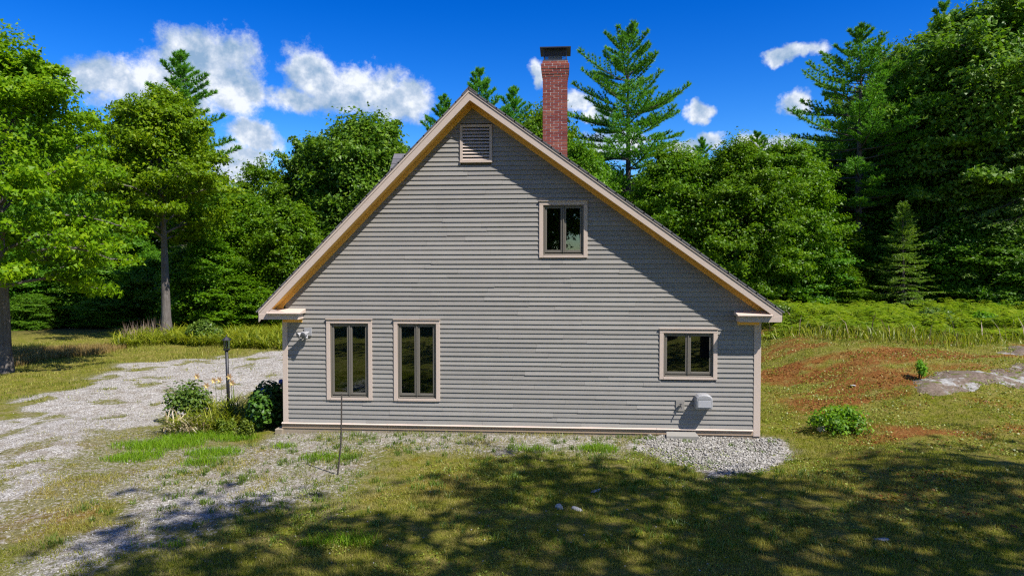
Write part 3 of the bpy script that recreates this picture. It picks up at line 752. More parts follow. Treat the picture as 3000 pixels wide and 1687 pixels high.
def m_ground():
    m, nt, b, _ = new_mat('yard_ground'); L = nt.links
    A = lambda n: node(nt, 'ShaderNodeAttribute', attribute_name=n).outputs['Fac']
    tc = nt.nodes.new('ShaderNodeTexCoord'); V = tc.outputs['Object']
    n1 = nz(nt, 3.0, 8, .68, V); n2 = nz(nt, 14, 6, .7, V); n3 = nz(nt, 45, 4, .7, V); n4 = nz(nt, .8, 4, .6, V)
    soil = ramp(nt, n2, [(.25, (.11, .088, .022)), (.5, (.215, .178, .045)), (.75, (.33, .27, .08))])
    soil = mixc(nt, mth(nt, 'MULTIPLY', A('gravel'), 1.6, clamp=True), soil, ramp(nt, n2, [(.25, (.11, .095, .06)), (.5, (.21, .19, .135)), (.75, (.34, .31, .25))]))
    green = ramp(nt, n2, [(.3, (.075, .09, .006)), (.7, (.20, .205, .015))])
    turf = mixc(nt, ramp(nt, n1, [(.38, (0, 0, 0)), (.6, (1, 1, 1))]), soil, green)
    red = ramp(nt, n2, [(.25, (.10, .022, .008)), (.5, (.20, .06, .016)), (.8, (.38, .18, .065))])
    nm_ = node(nt, 'ShaderNodeMapRange', interpolation_type='SMOOTHSTEP'); nm_.inputs['From Min'].default_value = .30; nm_.inputs['From Max'].default_value = .85
    L.new(mth(nt, 'ADD', mth(nt, 'MULTIPLY', A('needles'), .95), mth(nt, 'MULTIPLY', mth(nt, 'SUBTRACT', mth(nt, 'ADD', mth(nt, 'MULTIPLY', n1, .6), mth(nt, 'MULTIPLY', n4, .4)), .5), 1.8)), nm_.inputs['Value'])
    turf = mixc(nt, mth(nt, 'MULTIPLY', nm_.outputs[0], .85), turf, red)
    vo = node(nt, 'ShaderNodeTexVoronoi', Scale=38.0); L.new(V, vo.inputs['Vector'])
    vo2 = node(nt, 'ShaderNodeTexVoronoi', Scale=95.0); L.new(V, vo2.inputs['Vector'])
    sepc = nt.nodes.new('ShaderNodeSeparateColor'); L.new(vo.outputs['Color'], sepc.inputs[0])
    grav = ramp(nt, mth(nt, 'ADD', mth(nt, 'MULTIPLY', sepc.outputs[0], .5), mth(nt, 'MULTIPLY', n3, .5)), [(.2, (.115, .10, .08)), (.42, (.31, .285, .25)), (.7, (.60, .57, .53))])
    grav = mixc(nt, ramp(nt, n1, [(.45, (0, 0, 0)), (.65, (.75, .75, .75))]), grav, (.22, .18, .13))
    w = mth(nt, 'ADD', A('gravel'), mth(nt, 'MULTIPLY', mth(nt, 'SUBTRACT', mth(nt, 'ADD', mth(nt, 'MULTIPLY', n1, .45), mth(nt, 'MULTIPLY', n2, .55)), .5), 1.9))
    mr = node(nt, 'ShaderNodeMapRange', interpolation_type='SMOOTHSTEP'); mr.inputs['From Min'].default_value = .38; mr.inputs['From Max'].default_value = .60
    L.new(w, mr.inputs['Value'])
    col = mixc(nt, mr.outputs[0], turf, grav)
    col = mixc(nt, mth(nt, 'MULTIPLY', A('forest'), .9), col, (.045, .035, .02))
    L.new(col, b.inputs['Base Color']); b.inputs['Roughness'].default_value = .95; b.inputs['Specular IOR Level'].default_value = .1
    h = mth(nt, 'ADD', mth(nt, 'MULTIPLY', n2, 1.0), mth(nt, 'MULTIPLY', vo2.outputs['Distance'], -.35))
    bump(nt, b, h, .9, .05)
    return m
GROUND = m_ground()
def build_ground():
    X = grid_axis(-420, -24, 26, 420, .18, 34); Y = grid_axis(-260, -10, 26, 420, .18, 30)
    gx, gy = np.meshgrid(X, Y); gx = gx.ravel(); gy = gy.ravel()
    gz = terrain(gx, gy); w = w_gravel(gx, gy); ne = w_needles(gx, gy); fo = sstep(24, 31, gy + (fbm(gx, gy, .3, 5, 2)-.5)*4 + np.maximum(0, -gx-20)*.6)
    V = np.stack([gx, gy, gz], 1)
    nx, ny = len(X), len(Y); i = np.arange(nx*ny).reshape(ny, nx)
    F = np.stack([i[:-1,:-1], i[:-1,1:], i[1:,1:], i[1:,:-1]], -1).reshape(-1, 4)
    cx, cy = gx[F].mean(1), gy[F].mean(1)
    isd = w_drive(cx, cy) > .5
    # nothing under the house
    keep = ~((cx > HX0+.3) & (cx < HX1-.3) & (cy > .4) & (cy < HY1-.4))
    for nm, msk in (('ground', keep & ~isd), ('driveway', keep & isd)):
        f = F[msk]; u, inv = np.unique(f, return_inverse=True)
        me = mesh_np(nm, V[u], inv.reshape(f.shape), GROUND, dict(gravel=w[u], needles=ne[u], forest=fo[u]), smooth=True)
        tag(link(nm, me), kind='structure')
build_ground()

# ------------------------------------------------------------------ scattered stuff on the ground
RG = np.random.default_rng(11)
def scatter(n, x0, x1, y0, y1, dens):
    x = RG.uniform(x0, x1, n); y = RG.uniform(y0, y1, n)
    ok = RG.random(n) < dens(x, y)
    ok &= ~((x > HX0-.06) & (x < HX1+.04) & (y > -.06) & (y < HY1))
    return x[ok], y[ok]
def blades(x, y, h, wd, lean=.5, z=None):
    """one bent blade each: 2 quads"""
    n = len(x); z = terrain(x, y)-.006 if z is None else z
    a = RG.uniform(0, 2*np.pi, n); l = RG.uniform(.1, 1, n)*lean*h; b = RG.uniform(0, 2*np.pi, n)
    p0 = np.stack([x, y, z], 1); sd = np.stack([np.cos(b), np.sin(b), 0*b], 1)*(wd/2)[:, None]
    d = np.stack([np.cos(a), np.sin(a), 0*a], 1)
    m = p0 + d*(l*.35)[:, None]; m[:, 2] += h*.6
    t = p0 + d*l[:, None]; t[:, 2] += h*np.sqrt(np.clip(1-(l/h*.6)**2, .2, 1))
    V = np.stack([p0-sd, p0+sd, m+sd*.75, m-sd*.75, t], 1).reshape(-1, 3)
    k = np.arange(n)[:, None]*5
    F = np.concatenate([k+np.array([[0,1,2]]), k+np.array([[0,2,3]]), k+np.array([[3,2,4]])])
    return V, F
def shorts(x, y, h, wd, lean=.8):
    """short blades, one triangle each"""
    n = len(x); z = terrain(x, y)-.004; a = RG.uniform(0, 2*np.pi, n); b = RG.uniform(0, 2*np.pi, n); l = RG.uniform(.1, 1, n)*lean*h
    p0 = np.stack([x, y, z], 1); sd = np.stack([np.cos(b), np.sin(b), 0*b], 1)*(wd/2)[:, None]
    t = p0+np.stack([np.cos(a)*l, np.sin(a)*l, h*np.sqrt(np.clip(1-(l/h*.6)**2, .2, 1))], 1)
    return np.stack([p0-sd, p0+sd, t], 1).reshape(-1, 3), np.arange(3*n).reshape(-1, 3)
def leafquads(c, nrm, size, up=None, fold=.15, asp=.6):
    """rhombic folded leaves: c centres, nrm normals"""
    n = len(c); nrm = nrm/np.linalg.norm(nrm, axis=1, keepdims=True)
    r = RG.normal(size=(n, 3)) if up is None else up
    t = r - nrm*(r*nrm).sum(1, keepdims=True); t /= (np.linalg.norm(t, axis=1, keepdims=True)+1e-9)
    s = np.cross(nrm, t); size = np.asarray(size).reshape(-1, 1)
    a = c - t*size*.5; b = c + t*size*.5
    l = c + s*size*asp*.5 + nrm*size*fold; r2 = c - s*size*asp*.5 + nrm*size*fold
    V = np.stack([a, r2, b, l], 1).reshape(-1, 3)
    return V, np.arange(n*4).reshape(-1, 4)
def stuff(name, V, F, mat, label, cat, attrs=None):
    o = link(name, mesh_np(name, V, F, mat, attrs))
    return tag(o, label, cat, kind='stuff')
GRASS = mat_leaf('lawn_grass_blades', (.06, .095, .006), (.17, .205, .012), (.31, .31, .035), trans=.38, spec=.2, attr=('dry', (.25, .18, .045), (.46, .38, .13)))
REDM = mat_leaf('red_moss', (.11, .026, .010), (.19, .065, .015), (.32, .17, .05), trans=.15, spec=.1)
CLOVER = mat_leaf('low_leaf_cover', (.08, .12, .008), (.17, .21, .014), (.28, .30, .04), trans=.25, rough=.45, spec=.3)
def dryness(x, y): return np.clip(.15 + 1.1*(fbm(x, y, .45, 101, 4)-.42) + .9*(fbm(x, y, 2.3, 105, 3)-.45) + .5*w_needles(x, y), 0, 1)
# short lawn near the camera
x, y = scatter(620000, -12, 12, -9.2, 3, lambda x, y: np.clip(.16+.84*sstep(.36, .56, fbm(x, y, 1.1, 121, 4)), 0, 1)*(1-.94*sstep(.3, .62, w_gravel(x, y)+(fbm(x, y, 2.5, 125, 3)-.5)*1.3))*(.55+.45*sstep(2, -6, y)))
n = len(x); h = RG.uniform(.025, .07, n)*(.7+.6*fbm(x, y, .7, 131, 3)); V, F = shorts(x, y, h, RG.uniform(.007, .014, n), .9)
dr = np.clip(dryness(x, y)+RG.uniform(-.35, .35, n), 0, 1)
stuff('lawn_grass', V, F, GRASS, 'short patchy green and straw-coloured lawn grass round the house', 'grass', dict(dry=np.repeat(dr, 3)))
# lawn further off
x, y = scatter(330000, -26, 26, 3, 27, lambda x, y: np.clip(.2+.8*sstep(.38, .6, fbm(x, y, .9, 141, 4)), 0, 1)*(1-.97*sstep(.3, .6, w_gravel(x, y)+(fbm(x*.7, y, 1.5, 145, 4)-.5)*1.4))*(1-.6*w_needles(x, y)))
n = len(x); far_l = sstep(-9, -16, x)*sstep(6, 12, y)
h = RG.uniform(.04, .10, n)*(1+1.6*far_l*sstep(.5, .7, fbm(x, y, .5, 151, 3))); V, F = shorts(x, y, h, RG.uniform(.014, .028, n), .9)
dr = np.clip(dryness(x, y)+RG.uniform(-.35, .35, n)+.15*far_l, 0, 1)
stuff('field_grass', V, F, GRASS, 'thin grass over the far yard and the bank behind', 'grass', dict(dry=np.repeat(dr, 3)))
# lush tufts
x, y = scatter(260000, -12, 4, -6.5, 2, lambda x, y: w_lush(x, y))
n = len(x); V, F = blades(x, y, RG.uniform(.06, .16, n), RG.uniform(.006, .011, n), 1.0)
stuff('lush_grass', V, F, mat_leaf('lush_grass_blades', (.09, .18, .006), (.16, .28, .008), (.26, .37, .02), trans=.4, spec=.2), 'bright green grass patches beside the driveway and foundation', 'grass')
# tussocks of coarse weeds on the stony ground
cx, cy = scatter(900, -7.5, 4.5, -6.5, -.25, lambda x, y: .25+.75*sstep(.45, .6, fbm(x, y, 1.0, 161, 3)))
k = RG.integers(10, 34, len(cx)); sp = np.repeat(RG.uniform(.02, .07, len(cx)), k)
x = np.repeat(cx, k)+RG.normal(size=k.sum())*sp; y = np.minimum(np.repeat(cy, k)+RG.normal(size=k.sum())*sp, -.1)
V, F = blades(x, y, RG.uniform(.04, .13, len(x)), RG.uniform(.007, .015, len(x)), 1.1)
stuff('yard_weeds', V, F, mat_leaf('weed_blades', (.06, .11, .01), (.11, .17, .016), (.18, .23, .05), trans=.3), 'coarse weed tufts on the stony strip before the house', 'weeds')
# leafy ground cover and red moss on the bank
def cover(n, box, dens, size, mat, name, label, zoff=.02, flat=.8):
    x, y = scatter(n, *box, dens); m = len(x)
    c = np.stack([x, y, terrain(x, y)+RG.uniform(.005, zoff, m)], 1)
    nr = np.stack([RG.normal(size=m)*flat, RG.normal(size=m)*flat, np.ones(m)], 1)
    V, F = leafquads(c, nr, RG.uniform(*size, m), asp=.75)
    stuff(name, V, F, mat, label, 'ground cover')
cover(120000, (4.3, 24, -6, 19), lambda x, y: sstep(.36, .58, fbm(x, y, .8, 171, 4)), (.022, .06), CLOVER, 'low_leaf_cover', 'low leafy ground cover on the bank right of the house', .05)
cover(70000, (4.3, 22, -7, 18), lambda x, y: w_needles(x, y)*sstep(.44, .64, fbm(x*.6, y, 1.9, 191, 4)), (.03, .07), REDM, 'red_moss', 'reddish moss and needle litter on the bank', .02, .5)
cover(40000, (-5, 5, -8.5, -1.2), lambda x, y: sstep(.52, .68, fbm(x, y, 1.1, 181, 3)), (.018, .04), CLOVER, 'lawn_clover', 'tiny clover leaves in the shaded lawn', .04)
# crushed stone
def stones(x, y, s, name, mat, label, cat, sink=.25):
    n = len(x)
    ico = np.array([(0,0,1),(.9,0,.25),(.28,.86,.3),(-.73,.53,.2),(-.73,-.53,.25),(.28,-.86,.2),(.6,.5,-.4),(-.3,.7,-.45),(-.8,0,-.4),(-.2,-.7,-.5),(.6,-.45,-.45),(0,0,-.8)])
    tri = np.array([(0,1,2),(0,2,3),(0,3,4),(0,4,5),(0,5,1),(1,6,2),(2,7,3),(3,8,4),(4,9,5),(5,10,1),(6,7,2),(7,8,3),(8,9,4),(9,10,5),(10,6,1),(11,7,6),(11,8,7),(11,9,8),(11,10,9),(11,6,10)])
    P = ico[None]*(1+RG.normal(size=(n, 12, 1))*.22)
    P = P*np.stack([RG.uniform(.6, 1.2, n), RG.uniform(.5, .9, n), RG.uniform(.35, .75, n)], 1)[:, None, :]*s[:, None, None]
    a = RG.uniform(0, 6.28, n); b = RG.normal(size=n)*.35
    ca, sa, cb, sb = np.cos(a), np.sin(a), np.cos(b), np.sin(b)
    X = P[..., 0]*cb[:, None]+P[..., 2]*sb[:, None]; Z = -P[..., 0]*sb[:, None]+P[..., 2]*cb[:, None]
    X2 = X*ca[:, None]-P[..., 1]*sa[:, None]; Y2 = X*sa[:, None]+P[..., 1]*ca[:, None]
    V = np.stack([X2+x[:, None], Y2+y[:, None], Z+(terrain(x, y)+s*sink)[:, None]], -1).reshape(-1, 3)
    F = (np.arange(n)[:, None, None]*12+tri[None]).reshape(-1, 3)
    return stuff(name, V, F, mat, label, cat)
def m_stone(name, a, b, c):
    m, nt, bs, _ = new_mat(name); g = nt.nodes.new('ShaderNodeNewGeometry')
    col = mixc(nt, .35, ramp(nt, g.outputs['Random Per Island'], [(0, a), (.5, b), (1, c)]), ramp(nt, nz(nt, 60, 4, .7), [(.3, a), (.7, c)]))
    nt.links.new(col, bs.inputs['Base Color']); bs.inputs['Roughness'].default_value = .9; bs.inputs['Specular IOR Level'].default_value = .2; return m
CRUSH = m_stone('crushed_granite', (.11, .10, .085), (.25, .235, .21), (.45, .43, .39))
x, y = scatter(17000, 1.0, 5.3, -3.6, 0, lambda x, y: sstep(-.05, .35, poly_sd(x, y, STONE)+(fbm(x, y, 2, 61, 3)-.5)*.8))
stones(x, y, RG.uniform(.010, .038, len(x)), 'crushed_stone', CRUSH, 'bed of grey crushed stone at the right corner of the house', 'gravel', .45)
x, y = scatter(34000, -15, 3.2, -8.5, 12, lambda x, y: .05+.95*sstep(.35, .7, w_gravel(x, y)))
stones(x, y, RG.uniform(.006, .02, len(x))*(1+.3*(y > 2)), 'driveway_pebbles', m_stone('pebbles', (.2, .185, .16), (.36, .345, .32), (.55, .53, .49)), 'pale pebbles strewn over the driveway and stony lawn', 'gravel', .2)
# rock ledge and single stones
def m_rock():
    m, nt, b, _ = new_mat('lichen_granite')
    n1, n2 = nz(nt, 1.7, 7, .7), nz(nt, 12, 6, .7)
    c = ramp(nt, n2, [(.3, (.16, .155, .145)), (.7, (.38, .37, .35))])
    c = mixc(nt, ramp(nt, n1, [(.40, (0, 0, 0)), (.47, (1, 1, 1))]), c, ramp(nt, n2, [(.3, (.07, .05, .036)), (.7, (.20, .155, .12))]))
    c = mixc(nt, ramp(nt, nz(nt, 2.6, 5, .6, stretch=(1, 1.6, 1)), [(.56, (0, 0, 0)), (.62, (1, 1, 1))]), c, (.085, .10, .015))
    nt.links.new(c, b.inputs['Base Color']); b.inputs['Roughness'].default_value = .9; b.inputs['Specular IOR Level'].default_value = .12; bump(nt, b, n2, .8, .03); return m
GRANITE = m_rock()
def ledge(poly, hgt, name, label, seed):
    P = np.array(poly); x0, y0 = P.min(0)-.3; x1, y1 = P.max(0)+.3
    X = np.linspace(x0, x1, 90); Y = np.linspace(y0, y1, 60); gx, gy = np.meshgrid(X, Y); gx = gx.ravel(); gy = gy.ravel()
    sd = poly_sd(gx, gy, poly)+(fbm(gx, gy, 1.2, seed, 4)-.5)*1.0
    z = terrain(gx, gy)+hgt*np.clip(sd/.5, -1, 1)*(sd < .5)+hgt*(sd >= .5)*(1+.3*(fbm(gx, gy, .8, seed+5, 4)-.5)) + (fbm(gx, gy, 3, seed+9, 3)-.5)*.05
    V = np.stack([gx, gy, z], 1); i = np.arange(90*60).reshape(60, 90)
    F = np.stack([i[:-1,:-1], i[:-1,1:], i[1:,1:], i[1:,:-1]], -1).reshape(-1, 4)
    F = F[sd[F].max(1) > -.35]; u, inv = np.unique(F, return_inverse=True)
    return tag(link(name, mesh_np(name, V[u], inv.reshape(F.shape), GRANITE, smooth=True)), label, 'rock')
ledge(ROCK, .10, 'rock_ledge', 'flat grey granite ledge with moss showing through the bank at right', 7)
ledge([tuple(gt(u, v)[:2]) for u, v in [(2930,1035),(3000,1020),(3150,1018),(3150,1042),(2990,1045)]], .10, 'rock_ledge', 'smaller pale granite ledge near the ferns at the right edge', 27)
def stone(u, v, s, label, asp=(1, .8, .55), seed=1, mat=None):
    p = gt(u, v); r = random.Random(seed); bm = bmesh.new(); bmesh.ops.create_icosphere(bm, subdivisions=2, radius=s)
    for q in bm.verts:
        k = 1 + .25*(vnoise(np.array(q.co.x*2.2/s+seed*7), np.array(q.co.y*2.2/s+q.co.z*1.7/s), seed)-.5)*2
        q.co = Vector((q.co.x*asp[0], q.co.y*asp[1], q.co.z*asp[2]))*float(k)
    me = bpy.data.meshes.new('stone'); bm.to_mesh(me); bm.free(); me.materials.append(mat or GRANITE)
    o = link('stone', me); o.location = (p[0], p[1], float(terrain(p[0], p[1]))+s*asp[2]*.15); o.rotation_euler = (r.uniform(-.2, .2), r.uniform(-.2, .2), r.uniform(0, 6)); return tag(o, label, 'stone')
PALE = m_stone('pale_stone', (.16, .155, .15), (.26, .25, .245), (.36, .355, .35))
stone(1637, 1488, .075, 'small pale blue-grey stone in the middle of the shaded lawn', (1, .7, .8), 3, PALE)
stone(1690, 1492, .09, 'flat white stone just right of the small pale stone in the shaded lawn', (1.2, .6, .3), 4, PALE)
stone(2408, 1262, .13, 'rounded tan stone at the foot of the leafy bush on the bank', (1.1, .8, .7), 5, m_stone('tan_stone', (.4, .3, .22), (.5, .4, .3), (.6, .5, .4)))
stone(2585, 1580, .08, 'flat grey stone sunk in the shaded lawn at lower right', (1.4, .7, .25), 6, PALE)
stone(2500, 1130, .09, 'flat grey stone above the leafy bush on the bank', (1.2, .8, .3), 8, PALE)
stone(1745, 1438, .08, 'pale flat stone in the lawn below the crushed stone', (1.5, .6, .2), 9, PALE)
# ================================================================== TREES
BARK_G = mat_bark('grey_bark', (.10, .085, .075), (.26, .235, .215)); BARK_P = mat_bark('pine_bark', (.07, .055, .048), (.20, .17, .15))
BARK_D = mat_bark('dark_bark', (.05, .04, .032), (.13, .11, .09))
L_MAPLE = mat_leaf('maple_leaves', (.062, .145, .003), (.14, .255, .004), (.28, .38, .006), trans=.42, spec=.15, big=.9)
L_OAK = mat_leaf('oak_leaves', (.05, .13, .008), (.11, .23, .012), (.22, .33, .03), trans=.40, rough=.45, spec=.25, big=.9)
L_BEECH = mat_leaf('beech_leaves', (.045, .12, .003), (.095, .20, .004), (.20, .305, .008), trans=.40, spec=.2, big=1.1)
L_DEEP = mat_leaf('understory_leaves', (.04, .12, .006), (.085, .21, .009), (.18, .31, .02), trans=.42, spec=.25, big=1.1)
N_PINE = mat_leaf('white_pine_needles', (.05, .16, .016), (.11, .29, .02), (.21, .42, .025), trans=.32, rough=.5, spec=.3, big=.6)
N_SPRUCE = mat_leaf('spruce_needles', (.08, .17, .015), (.165, .28, .022), (.29, .40, .05), trans=.35, big=.6)
N_HEM = mat_leaf('hemlock_needles', (.065, .15, .02), (.13, .22, .03), (.26, .32, .09), trans=.35, big=.5)
class Tubes:
    def __init__(s): s.V = []; s.F = []; s.n = 0
    def add(s, P, r, seg=5):
        P = np.asarray(P, float); m = len(P); r = np.asarray(r, float)
        D = np.gradient(P, axis=0); D /= (np.linalg.norm(D, axis=1, keepdims=True)+1e-9)
        ref = np.where(np.abs(D[:, 2:3]) < .9, np.array([[0, 0, 1.]]), np.array([[1., 0, 0]]))
        a = np.cross(D, ref); a /= np.linalg.norm(a, axis=1, keepdims=True); b = np.cross(D, a)
        t = np.arange(seg)*2*np.pi/seg
        ring = P[:, None]+r[:, None, None]*(a[:, None]*np.cos(t)[None, :, None]+b[:, None]*np.sin(t)[None, :, None])
        i = np.arange(m*seg).reshape(m, seg); j = np.roll(i, -1, 1)
        s.V.append(ring.reshape(-1, 3)); s.F.append(np.stack([i[:-1], i[1:], j[1:], j[:-1]], -1).reshape(-1, 4)+s.n); s.n += m*seg
    def mesh(s, name, mat): return mesh_np(name, np.concatenate(s.V), np.concatenate(s.F), mat, smooth=True)
def trunk_line(r, H, n=12, wob=.12, lean=(0, 0)):
    t = np.linspace(0, 1, n); ph = r.uniform(0, 6, 4)
    return np.stack([wob*(np.sin(t*5+ph[0])+.5*np.sin(t*11+ph[1])-np.sin(ph[0])-.5*np.sin(ph[1]))*t+lean[0]*t, wob*(np.sin(t*4.3+ph[2])+.5*np.sin(t*9+ph[3])-np.sin(ph[2])-.5*np.sin(ph[3]))*t+lean[1]*t, t*H], 1)
def leaftris(r, c, nrm, size):
    n = len(c); nrm = nrm/np.linalg.norm(nrm, axis=1, keepdims=True); q = r.normal(size=(n, 3))
    t = q-nrm*(q*nrm).sum(1, keepdims=True); t /= (np.linalg.norm(t, axis=1, keepdims=True)+1e-9); s = np.cross(nrm, t); size = size[:, None]
    k = r.uniform(.35, .6, (n, 1))
    return np.stack([c-t*size*.45+s*size*k, c-t*size*.35-s*size*k, c+t*size*.75], 1).reshape(-1, 3), np.arange(3*n).reshape(-1, 3)
def decid(seed, H, Rr, zb, tr, bark, leafm, nl=30, ns=7, per=75, leaf=.135, flat=.5, peak=.42, tip=.25, up0=8, up1=62, rc=.55, droop=.0, fork=0, low=.35, fill=1.6):
    """broadleaf tree: trunk, limbs, side branches, leaves set in flat sprays along them"""
    r = np.random.default_rng(seed); T = Tubes(); B = Tubes()
    tl = trunk_line(r, H*.93, wob=.16); rad = tr*(1-np.linspace(0, 1, 12)**.9*.93); rad[0] *= 1.35
    T.add(tl, rad, 9)
    if fork:
        f = tl[3:].copy(); k = np.linspace(0, 1, len(f)); f[:, 0] += k*fork+.0; f[:, 2] -= k*.8; T.add(f, rad[3:]*.8, 8)
    cl_, cr_ = [], []
    for i in range(nl):
        t = (i+r.uniform(-.3, .3))/nl; t = min(max(t, 0), 1)
        z = zb+(H*.97-zb)*t*.93
        pr = (low+(1-low)*math.sin(min(1, t/peak)*math.pi/2)) if t < peak else tip+(1-tip)*math.cos((t-peak)/(1-peak)*math.pi/2)**.8
        L = Rr*pr*r.uniform(.78, 1.12); az = i*2.39996+r.uniform(-.4, .4)
        el = R(up0+(up1-up0)*t**1.3+r.uniform(-10, 10))
        base = np.array([np.interp(z*.92, tl[:, 2], tl[:, k]) for k in range(3)]); base[2] = z*.92
        s = np.linspace(0, 1, 6)
        hx = L*s*math.cos(el); hz = L*(s*math.sin(el) + .10*np.sin(s*math.pi) - droop*s**2)
        P = base+np.stack([np.cos(az+.25*s*r.normal())*hx, np.sin(az+.25*s*r.normal())*hx, hz], 1)
        r0 = tr*.32*(1-.6*t)*min(1, L/Rr+.2)
        B.add(P, r0*(1-.88*s)+.006, 5)
        for j in range(ns):
            u = .28+.72*(j+r.random())/ns; k = u*5; b0 = P[int(min(k, 4))]*(1-(k-int(min(k, 4))))+P[int(min(k, 4))+1]*(k-int(min(k, 4)))
            l2 = L*.42*(1.15-.65*u)*r.uniform(.7, 1.2)+.25; a2 = az+(1 if j % 2 else -1)*R(r.uniform(25, 75)); e2 = el*.5+R(r.uniform(-14, 22))
            Q = b0+np.stack([np.cos(a2)*math.cos(e2)*l2*np.linspace(0, 1, 3), np.sin(a2)*math.cos(e2)*l2*np.linspace(0, 1, 3), math.sin(e2)*l2*np.linspace(0, 1, 3)], 1)
            B.add(Q, [r0*.35+.004, r0*.2+.003, .003], 4)
            for q in (.45, .75, 1.0): cl_.append(b0+(Q[2]-b0)*q); cr_.append(rc*r.uniform(.6, 1.15)*(.6+.4*pr))
        cl_.append(P[-1]); cr_.append(rc*.9)
    nf = int(nl*ns*fill)
    for k in range(nf):
        t = r.random()**.9
        pr = (low+(1-low)*math.sin(min(1, t/peak)*math.pi/2)) if t < peak else tip+(1-tip)*math.cos((t-peak)/(1-peak)*math.pi/2)**.8
        a = r.uniform(0, 6.28); q = Rr*pr*math.sqrt(r.uniform(.3, .95))*(.85+.3*math.sin(a*3+seed)*math.sin(a*2+t*7))
        cl_.append(np.array([math.cos(a)*q, math.sin(a)*q, zb+(H*.97-zb)*(t*.9+.06)+r.uniform(-.3, .5)])); cr_.append(rc*r.uniform(1.2, 1.9))
    for k in range(4): cl_.append(tl[-1]+r.normal(size=3)*.3); cr_.append(rc*.8)
    fl_ = np.where(np.arange(len(cl_)) >= nl*(ns*3+1), .9, flat)
    C = np.array(cl_); CR = np.array(cr_); n = len(C)
    k = r.integers(int(per*.5), int(per*1.5), n); N = k.sum()
    g = np.repeat(np.arange(n), k)
    d = r.normal(size=(N, 3)); d /= np.linalg.norm(d, axis=1, keepdims=True); d *= r.random((N, 1))**.45
    off = d*CR[g][:, None]; off[:, 2] *= fl_[g]
    # leaves of one spray lie roughly in its plane, tilting down at its rim
    c = C[g]+off; c[:, 2] -= .25*np.hypot(off[:, 0], off[:, 1])**2/CR[g]
    out = c-np.array([0, 0, zb+(H-zb)*.4]); out[:, 2] *= .4; out /= (np.linalg.norm(out, axis=1, keepdims=True)+1e-9)
    nr = np.array([[0, 0, .7]])+r.normal(size=(N, 3))*.85+out*.6+off/CR[g][:, None]*.4
    global RG
    sv = RG; RG = r
    V, F = leaftris(r, c, nr, leaf*r.uniform(.5, 1.35, N)); RG = sv
    return dict(trunk=T.mesh('trunk', bark), branches=B.mesh('branches', bark), crown=mesh_np('crown', V, F, leafm), H=H, R=Rr)
def needles(r, P, D, k, ln, wd, spread):
    """k flat needles round every point P heading D"""
    n = len(P); g = np.repeat(np.arange(n), k); N = n*k
    d = D[g]+r.normal(size=(N, 3))*spread; d /= np.linalg.norm(d, axis=1, keepdims=True)
    sd = np.cross(d, r.normal(size=(N, 3))); sd /= (np.linalg.norm(sd, axis=1, keepdims=True)+1e-9)
    l = (ln*r.uniform(.7, 1.25, N))[:, None]; p = P[g]+r.normal(size=(N, 3))*.015
    V = np.stack([p-sd*wd*.5, p+sd*wd*.5, p+d*l], 1).reshape(-1, 3)
    return V, np.arange(N*3).reshape(-1, 3)
